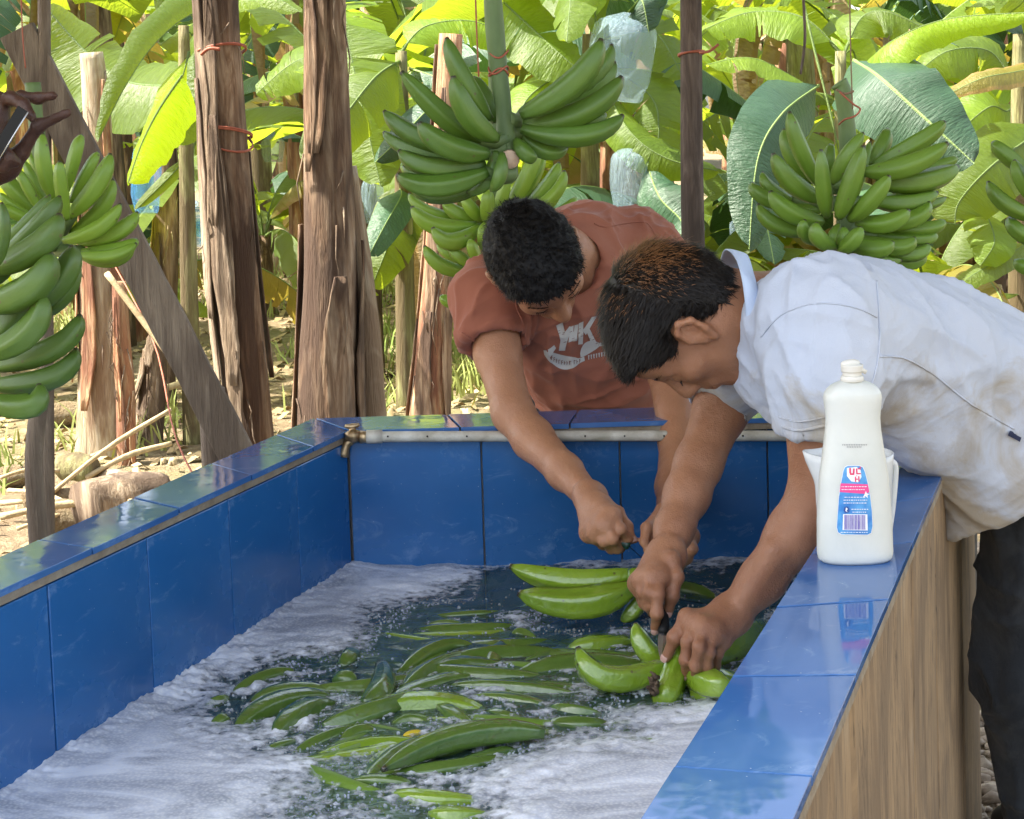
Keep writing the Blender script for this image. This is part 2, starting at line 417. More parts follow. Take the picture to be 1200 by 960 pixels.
far = np.clip((Y-2.3)/.6, 0, 1); strk = vnoise((X.shape[0], X.shape[1]), 22, 8)-.5
cov = cov-far*(.035+.10*np.maximum(strk, 0)*(sd < .25))
near_ = np.clip(1-(cov-.02)/.12, 0, 1)
hgt = np.clip(cov, -.03, .10)/.10*(.006+.004*(big+.5)) + (sm*.0012+fine*.0009+vf*.0002)*np.clip(cov/.02, .05, 1)*(.10+.9*near_)*(1-.5*far)+mid*.003*np.clip(cov/.05, 0, 1)
dl = np.minimum.reduce([np.abs((X-p.x)*d.y-(Y-p.y)*d.x) for p, d in ((iBL, ldir),)])
hgt += np.clip(1-dl/.05, 0, 1)*.010*np.clip(cov/.02, 0, 1)*(.8+fine*.6)
def inside(p, d, sgn): return ((X-p.x)*d.y-(Y-p.y)*d.x)*sgn > .001
lin = ((X-iBL.x)*ldir.y-(Y-iBL.y)*ldir.x); rin = ((X-iBR.x)*rdir.y-(Y-iBR.y)*rdir.x)
cl = ((cen.x-iBL.x)*ldir.y-(cen.y-iBL.y)*ldir.x); cr = ((cen.x-iBR.x)*rdir.y-(cen.y-iBR.y)*rdir.x)
ins = (lin*np.sign(cl) > -.006) & (rin*np.sign(cr) > -.006)
ok = (cov > -.06) & ins
Z = WZ+.0030+np.maximum(hgt, -.0004)
okc = ok[:-1, :-1] & ok[1:, :-1] & ok[1:, 1:] & ok[:-1, 1:]
ii, jj = np.nonzero(okc); ncol = X.shape[1]; idx = lambda i, j: i*ncol+j
q = np.stack([idx(ii, jj), idx(ii+1, jj), idx(ii+1, jj+1), idx(ii, jj+1)], 1)
used, inv = np.unique(q, return_inverse=True); q = inv.reshape(q.shape)
vs = np.stack([X.ravel(), Y.ravel(), Z.ravel()], 1)[used]
def fastmesh(vs, q, smooth=True):
    me = bpy.data.meshes.new('fm'); k = q.shape[1]; me.vertices.add(len(vs)); me.vertices.foreach_set('co', np.asarray(vs, dtype=np.float32).ravel())
    me.loops.add(q.size); me.loops.foreach_set('vertex_index', q.astype(np.int32).ravel()); me.polygons.add(len(q))
    me.polygons.foreach_set('loop_start', np.arange(0, q.size, k, dtype=np.int32)); me.polygons.foreach_set('loop_total', np.full(len(q), k, dtype=np.int32))
    me.update(calc_edges=True)
    if smooth: me.polygons.foreach_set('use_smooth', np.ones(len(q), bool))
    return me
mt_foam = M('soap_foam', (.70, .75, .84), .32); x = N(mt_foam); v = x.coord('Object')
sep = x.n('SeparateXYZ'); x.l(x.n('TexCoord').outputs['UV'], sep.inputs[0]); thick = sep.outputs[0]      # foam depth, stored with the mesh
vo = x.n('TexVoronoi'); vo.inputs['Scale'].default_value = 210; x.l(v, vo.inputs['Vector']); vo2 = x.n('TexVoronoi'); vo2.inputs['Scale'].default_value = 75; x.l(v, vo2.inputs['Vector'])
fb = x.noise(x.coord('Object', (1, 2.4, 1), (0, 0, .5)), 4, 5, .6, 1.6)
x.base(x.mix(x.ramp(vo.outputs['Distance'], [(.10, (1, 1, 1)), (.65, (0, 0, 0))]), x.ramp(fb, [(.36, (.50, .54, .64)), (.64, (.84, .88, .95))]), (.88, .90, .93)))
x.set('Normal', x.bump(x.math('ADD', vo.outputs['Distance'], x.math('MULTIPLY', vo2.outputs['Distance'], .8)), .14, .003))
lace = x.math('ADD', x.math('MULTIPLY', x.noise(v, 46, 5, .7), 1.1), x.math('MULTIPLY', vo2.outputs['Distance'], .35))
al = x.n('MapRange'); al.inputs['From Min'].default_value = .56; al.inputs['From Max'].default_value = .98
x.l(x.math('ADD', x.math('MULTIPLY', thick, 6.0), lace), al.inputs['Value'])
film = x.n('MapRange'); film.inputs['From Min'].default_value = .35; film.inputs['From Max'].default_value = .62; film.inputs['To Min'].default_value = .68; film.inputs['To Max'].default_value = 1.0; x.l(fb, film.inputs['Value'])
x.set('Alpha', x.math('MULTIPLY', al.outputs[0], film.outputs[0]))
mef = fastmesh(vs, q); uvl = mef.uv_layers.new(name='UVMap'); cu = np.clip(cov.ravel()[used], -.2, .2); li = q.ravel(); uvl.data.foreach_set('uv', np.stack([cu[li], np.zeros(len(li))], 1).astype(np.float32).ravel())
o = link('foam', mef, mt_foam); tag(o, 'white soap foam floating on the water along the tank walls', 'foam', kind='stuff')
# single bubbles scattered over the open water and the foam edge
bb = bmesh.new(); bmesh.ops.create_icosphere(bb, subdivisions=1, radius=1); bv = np.array([v.co[:] for v in bb.verts]); bf = np.array([[v.index for v in f.verts] for f in bb.faces]); bb.free()
can = np.argwhere((cov > -.035) & (cov < .012) & ins & (Y < 2.75)); rb = np.random.default_rng(9); can = can[rb.choice(len(can), 4200, replace=len(can) < 4200)]
can2 = np.argwhere((sd < 0) & ins); can2 = can2[rb.choice(len(can2), 500)]
allc = np.concatenate([can, can2]); rr = rb.gamma(2.0, .0005, len(allc))+.0006; rr = np.minimum(rr, .004)
cc = np.stack([X[allc[:, 0], allc[:, 1]]+rb.normal(0, .002, len(allc)), Y[allc[:, 0], allc[:, 1]]+rb.normal(0, .002, len(allc)), np.full(len(allc), WZ)+rr*.3], 1)
bvs = (cc[:, None, :]+bv[None]*rr[:, None, None]).reshape(-1, 3); bfs = (bf[None]+(np.arange(len(allc))*len(bv))[:, None, None]).reshape(-1, 3)
mt_bub = M('bubble', (.75, .82, .88), .08); x = N(mt_bub); mt_bub.node_tree.nodes['Principled BSDF'].inputs['Alpha'].default_value = .32
o = link('bubbles', fastmesh(bvs, bfs), mt_bub); tag(o, 'small soap bubbles on the open water between the plantains', 'bubbles', kind='stuff')
# ================================================================ PLANTAINS
def skin_mat(name, lo, hi, rough=.38, wet=False):
    m = M(name, lo, rough, Specular_IOR_Level=.5, Coat_Weight=(.9 if rough < .2 else .22), Coat_Roughness=(.03 if rough < .2 else .22)); x = N(m)
    uv = x.n('TexCoord').outputs['UV']; sep = x.n('SeparateXYZ'); x.l(uv, sep.inputs[0]); t = sep.outputs[0]
    v = x.coord('Object'); f = x.noise(v, 9, 4, .6)
    c = x.ramp(f, [(.3, lo), (.7, hi)])
    mp = x.n('Mapping'); mp.inputs['Scale'].default_value = (2.2, 9, 1); x.l(uv, mp.inputs[0])
    c = x.mix(x.math('MULTIPLY', x.noise(mp.outputs[0], 2.4, 3), .35), c, tuple(i*.62 for i in lo))
    c = x.mix(x.math('MULTIPLY', x.rnd(), .30), c, tuple(i*1.25 for i in hi))
    sp = x.n('TexVoronoi'); sp.inputs['Scale'].default_value = 34; x.l(v, sp.inputs['Vector'])
    c = x.mix(x.ramp(sp.outputs['Distance'], [(.05, (.8, .8, .8)), (.10, (0, 0, 0))]), c, (.10, .08, .03))
    c = x.mix(x.ramp(x.noise(x.coord('Object', (1, 1, 1)), 38, 6, .75, .8), [(.62, (0, 0, 0)), (.72, (.55, .55, .55))]), c, (.16, .13, .05))
    c = x.mix(x.ramp(t, [(.02, (.7, .7, .7)), (.10, (0, 0, 0))]), c, tuple(i*.8 for i in lo))
    c = x.mix(x.ramp(t, [(.955, (0, 0, 0)), (.985, (1, 1, 1))]), c, (.035, .028, .015))
    x.base(c); x.set('Roughness', x.ramp(x.noise(v, 30, 4), [(.3, (rough,)*3), (.8, (min(1, rough*1.6),)*3)]))
    x.set('Normal', x.bump(x.noise(v, 48, 4, .6, .8), .6, .005) if rough < .2 else x.bump(x.math('ADD', x.noise(mp.outputs[0], 12, 5), x.math('MULTIPLY', x.noise(v, 45, 5, .7), .6)), .22, .004))
    return m
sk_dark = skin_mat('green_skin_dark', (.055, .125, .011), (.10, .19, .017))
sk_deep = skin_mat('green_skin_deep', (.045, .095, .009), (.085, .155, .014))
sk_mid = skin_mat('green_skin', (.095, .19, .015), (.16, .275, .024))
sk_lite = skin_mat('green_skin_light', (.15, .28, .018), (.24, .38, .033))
sk_wet = skin_mat('wet_green_skin', (.15, .27, .016), (.26, .38, .03), .10)
sk_dwet = skin_mat('wet_dark_green_skin', (.060, .125, .018), (.115, .195, .03), .09)
PROF = [(0, .50), (.04, .58), (.10, .76), (.18, .93), (.28, 1.04), (.42, 1.09), (.56, 1.06), (.68, .99), (.78, .88), (.86, .73), (.915, .55), (.95, .40), (.97, .29), (.985, .25), (1.0, .20)]
def plantain_mesh(a, m, b, r, seed=0, ns=20):
    rnd_ = random.Random(seed); ctr = bez(a, m, b, 41); pts = []; rad = []
    for t, k in PROF:
        x = t*40; i = min(int(x), 39); pts.append(ctr[i].lerp(ctr[i+1], x-i)); rad.append(r*k*(1+rnd_.uniform(-.02, .02)))
    ph = rnd_.uniform(0, 6.28); amp = rnd_.uniform(.075, .12)
    V, F, UV = tube(pts, rad, ns, True, lambda i, an: 1+amp*(1-2.2*abs(math.sin(2.5*an+ph))**.8+.55)*(1 if i < 10 else 1.4)+.03*math.cos(2*an+ph))
    me = mesh(V, F, UV); return me
def finger(parent, a, m, b, r, mat, name='plantain', seed=0, **k):
    me = plantain_mesh(a, m, b, r, seed); c = Vector(m); recentre(me, c)
    return link(name, me, mat, parent, c)
mt_stalk = M('green_stalk', (.10, .16, .05), .55); x = N(mt_stalk); v = x.coord('Object', (1, 1, .3))
x.base(x.ramp(x.noise(v, 14, 6, .6), [(.3, (.055, .10, .03)), (.65, (.13, .20, .06)), (.8, (.20, .18, .10))])); x.set('Normal', x.bump(x.noise(v, 40, 6), .4, .006))
mt_cut = noisy('cut_stalk_end', (.55, .38, .26), (.68, .52, .38), 60, .8, .3)
mt_wire = noisy('red_wire', (.28, .06, .03), (.42, .13, .07), 60, .6, .2)
mt_string = noisy('string', (.16, .10, .06), (.28, .18, .1), 80, .9, .2)
def bunch(label, off, s, depth, stalk, fingers, mat, wscale=1.0, endcut=False):
    def C(x, y, d): return P(off[0]+x/s, off[1]+y/s, depth+d)
    root = thing('plantain_bunch', label, 'plantain bunch', C(stalk[0][0], stalk[0][1], stalk[0][3]), 'bunches of green plantains hanging round the tank')
    pts = [C(x, y, d) for x, y, wd, d in stalk]; rr = [mpx(wd/s/2, depth) for x, y, wd, d in stalk]
    n = 30; pp = poly(pts, n); ra = [np.interp(i/(n-1)*(len(rr)-1), range(len(rr)), rr)*(1+.04*math.sin(i*1.3)) for i in range(n)]
    so = MB().tube(pp, ra, 14).build('stalk', mt_stalk, root)
    for j, F_ in enumerate(fingers):
        tx, ty, mx_, my, bx, by, wd, db, dt = F_
        a, b = C(bx, by, db), C(tx, ty, dt); m = C(mx_, my, (db+dt)/2 - (0.012 if db < .1 else -.012))
        finger(root, a, m, b, mpx(wd/s/2, depth)*wscale*.92, mat, seed=int(tx*7+ty))
        if j % 4 == 0:   # crown tissue that ties the hand to the stalk
            q = min(pp, key=lambda z_: (z_-a).length)
            MB().tube(poly([q, q.lerp(a, .5)+Vector((0, 0, -.004)), a.lerp(m, .10)], 7), [.016, .016, .014, .013, .012, .012, .008], 9).build('crown', mt_stalk, root, loc=a)
    return root, C, pp
A = [(150,240,330,430,500,545,88,-.02,-.05),(350,90,420,270,540,450,88,.02,.01),(378,258,445,430,570,535,96,-.05,-.10),(470,265,520,360,570,460,85,.07,.10),
 (75,412,210,520,430,600,86,.0,.0),(228,462,350,570,530,600,102,-.05,-.10),(75,505,210,590,450,640,78,.0,.03),(140,585,280,660,520,650,90,-.03,-.04),(135,690,300,745,530,680,92,-.05,-.05),
 (190,745,340,785,540,700,70,.0,.0),(440,770,530,720,565,590,62,-.03,-.02),(545,765,582,700,592,600,62,-.05,-.05),(160,655,250,700,400,690,60,.08,.09),(250,800,400,790,540,720,50,.03,.03),
 (1030,95,920,280,680,430,112,-.04,-.06),(1075,120,1000,270,760,420,70,.04,.05),(1085,195,990,325,740,450,82,.05,.05),(1120,260,960,410,690,470,108,.0,-.02),(1050,425,960,470,760,500,52,.08,.08),
 (1125,430,950,522,680,490,98,-.01,.0),(880,575,780,590,670,500,72,.02,.02),(740,612,700,605,655,540,72,-.02,-.02),(860,330,760,380,660,440,60,.09,.09)]
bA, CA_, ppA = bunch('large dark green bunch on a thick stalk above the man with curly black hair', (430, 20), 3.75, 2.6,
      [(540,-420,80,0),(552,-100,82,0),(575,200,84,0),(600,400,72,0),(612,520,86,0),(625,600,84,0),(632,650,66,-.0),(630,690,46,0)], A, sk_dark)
p = CA_(628, 625, -.025); MB().tube([p+Vector((0, .004, .0)), p+Vector((0, -.002, -.001))], [.016, .0145], 14).build('cut_end', mt_cut, bA, loc=p)
for yy in (235, 165, 243):
    c = CA_(578, yy, 0); rr_ = mpx(86/3.75/2, 2.6)
    MB().tube([c+Vector((math.cos(t)*rr_, math.sin(t)*rr_, .006*math.sin(t*2+yy))) for t in [i*2*math.pi/20 for i in range(21)]], .0016, 5, False).build('wire', mt_wire, bA, loc=c)
B = [(255,95,310,290,420,500,92,.0,-.03),(225,190,260,330,370,480,78,.05,.05),(165,320,270,480,440,580,102,-.04,-.08),(425,300,435,500,460,660,86,-.08,-.13),(655,210,560,345,490,480,88,-.02,-.04),
 (655,280,590,480,520,670,92,-.10,-.14),(785,190,745,300,660,430,100,.07,.09),(1095,150,950,260,700,390,96,.04,.04),(1110,265,900,388,660,420,112,-.03,-.05),(1160,345,1050,390,800,450,62,.06,.07),
 (1165,390,1000,468,720,480,118,.0,.0),(795,440,700,570,580,680,92,-.09,-.14),(110,425,150,510,280,580,72,.05,.05),(55,480,110,560,300,620,82,.03,.03),(150,525,250,640,430,690,104,-.05,-.07),
 (85,595,190,710,420,740,88,-.02,-.02),(1055,530,900,590,680,570,104,.01,.0),(270,600,340,630,430,620,72,.03,.05),(900,625,790,700,620,690,104,-.07,-.11),(1010,585,920,680,700,700,96,-.02,-.02),
 (1090,685,980,730,700,720,84,.01,.02),(340,680,335,750,400,810,68,-.08,-.12),(405,695,412,780,500,830,88,-.11,-.14),(525,705,490,770,490,820,62,-.05,-.04),(545,720,548,790,540,850,72,-.09,-.10),
 (640,720,600,795,530,840,88,-.12,-.15),(815,800,720,842,580,800,98,-.08,-.10),(930,775,840,832,640,780,88,-.04,-.05),(1040,750,960,790,700,760,68,.0,.01),(1000,810,920,868,680,830,84,-.02,-.02),
 (990,870,880,915,650,860,80,.0,.0),(480,275,470,340,470,440,66,.06,.08),(1100,560,980,600,760,580,60,.05,.06),(690,260,640,420,590,600,70,.02,.04),(860,900,700,900,600,850,80,-.05,-.05)]
bB, CB_, ppB = bunch('spreading green bunch hanging above the back of the man in the pale shirt', (870, 110), 4.615, 2.95,
      [(520,-60,92,0),(545,0,90,0),(570,270,92,0),(562,560,100,0),(552,800,90,0),(548,870,60,0)], B, sk_mid)
C_ = [(915,-30,830,170,720,370,104,.0,-.02),(712,100,690,250,645,400,84,-.02,-.04),(600,220,590,320,590,420,88,-.05,-.08),(440,270,490,340,560,420,80,-.03,-.05),(320,300,400,370,540,430,92,.0,.0),
 (60,60,130,130,300,200,72,.08,.1),(105,250,200,350,400,400,76,.02,.03),(120,330,270,455,520,450,112,-.03,-.05),(250,460,370,555,540,460,108,-.07,-.10),(200,575,300,700,480,740,92,-.06,-.08),
 (490,535,500,600,540,680,72,-.09,-.11),(355,580,420,650,520,710,74,-.07,-.08),(1040,55,970,200,820,360,92,.0,.0),(1072,105,1010,260,820,380,84,-.03,-.04),(905,185,880,280,800,380,70,.05,.06),
 (1035,235,990,310,880,380,62,.0,.0),(1145,275,1090,335,980,390,64,.0,.02),(945,0,890,150,760,340,64,.04,.05),(300,885,380,925,520,900,84,-.04,-.06),(580,430,560,510,570,600,68,-.08,-.09),(285,565,340,620,440,680,70,.02,.03),
 (650,700,610,800,600,860,60,0,0)]
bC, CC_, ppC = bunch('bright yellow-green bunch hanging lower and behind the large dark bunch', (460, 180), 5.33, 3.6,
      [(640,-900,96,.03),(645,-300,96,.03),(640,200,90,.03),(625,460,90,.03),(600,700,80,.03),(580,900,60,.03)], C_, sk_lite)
D = [(300,155,310,380,380,620,108,-.02,-.04),(575,170,530,310,470,560,98,.03,.03),(420,350,430,520,470,760,92,-.05,-.09),(690,290,620,420,500,640,88,.05,.05),(775,300,690,520,490,740,130,-.02,-.02),
 (790,480,720,680,500,860,112,.02,.02),(850,650,700,825,450,910,112,-.05,-.06),(965,710,830,850,560,930,122,-.02,-.02),(960,900,850,965,560,990,92,-.03,-.03),(140,420,190,530,300,720,78,-.03,-.05),
 (170,350,240,500,350,680,74,.03,.03),(10,440,110,570,300,740,112,.0,.0),(0,580,80,660,260,770,64,-.02,-.03),(10,670,100,720,280,800,84,-.02,-.05),(210,290,260,400,360,600,72,.06,.07),(100,800,130,850,250,900,66,-.06,-.08),
 (20,800,80,860,260,920,72,-.03,-.04),(958,930,790,1020,560,1010,100,-.05,-.05),(940,960,800,1055,580,1030,80,-.02,-.02)]
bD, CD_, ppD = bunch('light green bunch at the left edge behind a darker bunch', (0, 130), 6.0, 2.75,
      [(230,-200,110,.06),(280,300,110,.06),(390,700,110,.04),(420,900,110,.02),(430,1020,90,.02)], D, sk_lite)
E = [(240,35,160,150,-10,300,78,-.02,-.02),(200,30,130,120,-20,260,54,.03,.03),(240,105,150,240,-60,330,112,-.04,-.05),(200,260,130,400,-80,480,128,-.05,-.06),(290,235,240,370,60,500,112,.0,.0),
 (300,300,270,410,160,520,72,.03,.03),(170,425,120,580,-70,670,108,-.05,-.06),(320,510,220,640,-60,720,98,.0,.0),(305,645,210,760,-60,790,92,.0,.01),(155,790,120,880,-80,850,102,-.05,-.05),
 (5,60,8,200,-40,330,64,-.08,-.10),(130,340,40,540,-80,600,112,.0,.0),(60,250,-10,330,-90,360,100,-.02,-.02)]
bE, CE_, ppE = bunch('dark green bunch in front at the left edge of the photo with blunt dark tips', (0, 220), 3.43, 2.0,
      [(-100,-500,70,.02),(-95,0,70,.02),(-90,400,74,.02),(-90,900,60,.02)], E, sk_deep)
Fg = [(285,280,310,360,375,450,58,-.02,-.03),(185,360,250,445,380,500,62,-.02,-.02),(200,215,260,265,370,360,60,.03,.03),(265,495,300,550,390,590,58,-.01,-.01),(285,655,330,685,400,690,60,-.02,-.02),(345,240,355,330,390,430,55,-.05,-.05)]
bF, CF_, ppF = bunch('green bunch cut off by the right edge of the photo', (1100, 100), 3.2, 3.2,
      [(420,-500,60,.02),(415,0,60,.02),(410,400,62,.02),(405,720,50,.02)], Fg, sk_mid)
# hanging wires and strings (each belongs to the bunch it carries)
def cord(parent, pts, r=.0016, mat=None, name='wire'):
    MB().tube(poly(pts, max(6, 4*len(pts))), r, 5).build(name, mat or mt_wire, parent)
cord(bB, [P(995, -160, 2.93), P(996, 20, 2.93), P(999, 128, 2.92)], .0013, mt_string)
cord(bB, [P(984,108,2.90), P(1000,122,2.89), P(1008,128,2.90), P(1002,136,2.9), P(990,140,2.9), P(983,146,2.93)], .0018, mt_wire)
cord(bB, [P(980,105,2.90), P(990,110,2.905), P(1000,107,2.92)], .0022, mt_string)
cord(bD, [P(22,-100,2.8), P(26, 30, 2.8), P(30, 80, 2.8)], .0013, mt_wire)

# ---- in the water
GW = 'plantains floating in the wash water'
def flo(lab, off, s, pts, wd, up=.5, mat=None, drop=0.0):
    z = WZ + (up-.5)*wd/s*2.3/FPX*2 - drop
    q = [U(off[0]+x/s, off[1]+y/s, z) for x, y in pts]
    if len(q) == 2: q = [q[0], (q[0]+q[1])*.5, q[1]]
    dep = q[1].y; r = mpx(wd/s/2, dep)*1.22; L = (q[2]-q[0]).length
    q[0] = q[0] - Vector((0, 0, r*.25)); q[2] = q[2] - Vector((0, 0, r*.25))
    me = plantain_mesh(q[0], q[1], q[2], r, int(wd*3+pts[0][0])); recentre(me, q[1])
    o = link('plantain', me, mat or sk_dwet, None, q[1]); tag(o, lab, 'plantain', GW); return o
o7, o8, o2, o3 = (230, 740), (450, 690), (400, 640), (800, 640)
k7 = 4.615
flo('thin pale plantain afloat in foam nearest the left tank wall', o7, k7, [(530,210),(350,255),(190,330)], 62, .55)
flo('short plantain tip poking through foam, leftmost in the tank', o7, k7, [(170,355),(110,380),(40,398)], 52, .5)
flo('small dark plantain tip showing through the foam below the leftmost tip', o7, k7, [(175,470),(130,488),(80,512)], 62, .5)
flo('upper of three plantains fanned together at the left of the water', o7, k7, [(730,320),(480,328),(290,380)], 78, .5)
flo('middle of three plantains fanned together at the left of the water, with a glossy streak', o7, k7, [(720,345),(420,410),(205,530)], 112, .5)
flo('lowest of three plantains fanned together at the left of the water', o7, k7, [(745,385),(560,460),(415,565)], 118, .5)
flo('stub of plantain upright in foam above the fanned three', o7, k7, [(790,190),(830,150),(870,100)], 84, .45)
flo('stubby plantain end with a bright glint beside the fanned three', o7, k7, [(860,270),(800,262),(730,262)], 84, .5)
flo('bent olive plantain standing up out of the foam near the left middle', o7, k7, [(900,380),(1010,290),(990,145)], 104, .55)
flo('long plantain with a bright wet ridge in the middle left of the water', o7, k7, [(680,505),(950,440),(1250,320)], 104, .55)
flo('pale plantain below the fanned three, half under foam', o7, k7, [(360,655),(460,622),(560,588)], 52, .4)
flo('plantain sloping up to the right under a foam patch, lower left', o7, k7, [(520,670),(700,585),(930,505)], 72, .4)
flo('upper plantain of a side by side pair in the centre of the water', o8, k7, [(80,460),(300,335),(500,318)], 84, .45)
flo('lower plantain of a side by side pair in the centre of the water', o8, k7, [(100,540),(290,425),(500,345)], 92, .45)
flo('submerged plantain pointing to the back with a bright end', o8, k7, [(680,300),(600,385),(575,470)], 96, .3)
flo('long straight plantain lying across the open water below the knife', o8, k7, [(360,522),(700,545),(1090,578)], 78, .45)
flo('long plantain just below the straight one, breaking the surface', o8, k7, [(470,580),(700,612),(910,645)], 74, .4)
flo('short plantain slanting down beside a foam clump in the centre', o8, k7, [(280,625),(370,690),(480,740)], 82, .4)
flo('plantain with a brownish stem end floating right of the centre', o8, k7, [(900,640),(1020,665),(1180,672)], 66, .5)
flo('thin plantain at the edge of the foam below the held cluster', o8, k7, [(900,715),(1060,738),(1220,722)], 70, .5)
flo('big dark green curved plantain lying on the foam at the front', o8, k7, [(870,765),(420,805),(-10,965)], 110, .85)
flo('plantain just in front of the big dark curved one', o8, k7, [(720,870),(560,912),(360,962)], 62, .45)
flo('thin plantain far back near the rear foam', o8, k7, [(460,212),(350,192),(230,196)], 46, .4)
flo('faint plantain under the rear foam edge', o8, k7, [(660,125),(430,150),(230,155)], 44, .35)
flo('plantain with a reddish tip in the dark water', o8, k7, [(690,255),(750,245),(830,275)], 56, .4)
flo('submerged plantain between the dark water and the held cluster', o8, k7, [(740,410),(880,375),(1040,330)], 62, .3)
flo('pale plantain below the middle of the tank, mostly under water', o8, k7, [(550,655),(650,690),(750,705)], 52, .35)
flo('plantain at the bottom of the photo left of the bright patch', o2, 3, [(30,825),(150,832),(260,838)], 46, .45)
flo('glossy plantain at the bottom middle with bright reflections', o2, 3, [(180,865),(320,895),(500,890)], 54, .5, sk_wet)
flo('lowest plantain at the bottom edge, bright yellow green', o2, 3, [(310,935),(400,950),(520,935)], 50, .5, sk_wet)
flo('plantain stretching right below the big curved one', o2, 3, [(160,805),(380,785),(600,735)], 52, .45)
flo('plantain under the water left of the big curved one', o2, 3, [(0,690),(60,660),(130,655)], 48, .4)
flo('curved plantain near the left middle beside loose foam', o2, 3, [(170,640),(250,620),(340,640)], 50, .35)
flo('small yellow plantain piece in the centre of the water', o8, k7, [(105,795),(160,785),(215,775)], 32, .5, M('yellow_peel', (.65, .48, .03), .35))
flo('plantain behind the knife hand at the back of the open water', o2, 3, [(1130,150),(1230,160),(1330,190)], 52, .4)
flo('plantain floating against the right wall beyond the bottle hand', o3, 3, [(110,395),(200,345),(300,268)], 100, .6, sk_wet)
flo('plantain against the right wall, nearer the viewer', o3, 3, [(70,470),(110,500),(230,470)], 110, .6, sk_wet)
flo('bright plantain lying left of the knife in the dark water', o2, 3, [(800,360),(900,352),(1040,330)], 58, .5, sk_wet)
rs = random.Random(12); adj = ['pale', 'olive', 'slim', 'curved', 'short', 'glossy', 'straight', 'mottled']
for i in range(26):                                # more of them, half under water and overlapping
    px, py = rs.uniform(385, 700), rs.uniform(735, 905)
    if py > 880: px = rs.uniform(390, 560)
    if px > 600: py = rs.uniform(730, 850)
    c = U(px, py, WZ-rs.uniform(.012, .024)); an = rs.gauss(.25, .35) if px < 560 else rs.gauss(-.05, .2); L = rs.uniform(.09, .125)
    d = Vector((math.cos(an), math.sin(an), rs.uniform(-.05, .05)))*L; b = Vector((-math.sin(an), math.cos(an), rs.uniform(-.1, .3)))*.028*rs.choice((-1, 1))
    me = plantain_mesh(c-d, c+b, c+d, rs.uniform(.019, .024), i+200); recentre(me, c)
    o = link('plantain', me, sk_wet if i % 4 == 0 else sk_dwet, None, c); tag(o, 'half sunk green plantain among the crowded ones in the middle of the tank', 'plantain', 'half sunk plantains crowded in the middle of the tank')
rs = random.Random(4)
for i in range(60):                                # those lying deeper, seen dimly through the water
    px, py = rs.uniform(400, 860), rs.uniform(715, 900)
    if i > 46: px, py = rs.uniform(390, 560), rs.uniform(860, 950)
    z = WZ-rs.uniform(.020, .045); c = U(px, py, z); an = rs.uniform(-.7, 1.0); L = rs.uniform(.09, .13)
    if c.y > 2.75: continue
    d = Vector((math.cos(an), math.sin(an), rs.uniform(-.1, .1)))*L; b = Vector((-math.sin(an), math.cos(an), 0))*.03*rs.choice((-1, 1))
    me = plantain_mesh(c-d, c+b, c+d, .022, i); recentre(me, c)
    o = link('plantain', me, sk_wet if i % 2 else sk_mid, None, c); tag(o, 'dim green plantain lying under the surface of the wash water', 'plantain', 'submerged plantains in the wash water')
# cluster held by the man behind the tank
h1 = thing('plantain_hand', 'pair of long bright green plantains above the water, left of the knife hand', 'plantains', P(745, 690, 2.62))
finger(h1, P(742, 672, 2.60), P(672, 682, 2.60), P(597, 663, 2.62), mpx(15, 2.6), sk_wet, seed=1)
finger(h1, P(742, 688, 2.55), P(680, 708, 2.54), P(607, 695, 2.56), mpx(17, 2.55), sk_wet, seed=2)
finger(h1, P(760, 690, 2.58), P(745, 712, 2.56), P(728, 728, 2.56), mpx(10, 2.55), sk_wet, seed=3)
MB().tube(poly([P(735, 676, 2.58), P(752, 680, 2.58), P(768, 700, 2.58)], 8), [.012, .016, .018, .018, .017, .014, .012, .010], 10).build('crown', sk_wet, h1)
# cluster held by the man in the pale shirt
h2 = thing('plantain_hand', 'cluster of bright green plantains being cut by the man in the pale shirt', 'plantains', P(785, 790, 2.25))
finger(h2, P(790, 776, 2.30), P(715, 797, 2.26), P(677, 758, 2.28), mpx(16, 2.27), sk_wet, seed=4)
finger(h2, P(786, 780, 2.34), P(757, 762, 2.34), P(745, 730, 2.36), mpx(12.5, 2.33), sk_wet, seed=5)
finger(h2, P(800, 780, 2.34), P(830, 800, 2.22), P(858, 802, 2.2), mpx(17, 2.2), sk_wet, seed=8)
V, F, UVs = tube(poly([P(802, 745, 2.30), P(792, 785, 2.27), P(777, 825, 2.22)], 12), [.018]*4+[.019]*4+[.020, .021, .019, .014], 20, True, lambda i, a: 1+.10*math.cos(7*a))
MB().add(V, F, [(u*.8, v_) for u, v_ in UVs]).build('stem', sk_wet, h2)
mt_rag = noisy('torn_stem_end', (.06, .035, .02), (.30, .20, .12), 60, .9, .8)
rg = MB()
for i in range(26):
    c = P(767+rs.uniform(-5, 5), 803+rs.uniform(-9, 12), 2.215+rs.uniform(0, .02)); d = Vector((rs.uniform(-1, .6), rs.uniform(-1, 0), rs.uniform(-.6, 1)))*.012
    rg.tube([c, c+d*.5+Vector((rs.uniform(-.003, .003), 0, 0)), c+d], [.0035, .003, .001], 5)
rg.build('torn_end', mt_rag, h2)
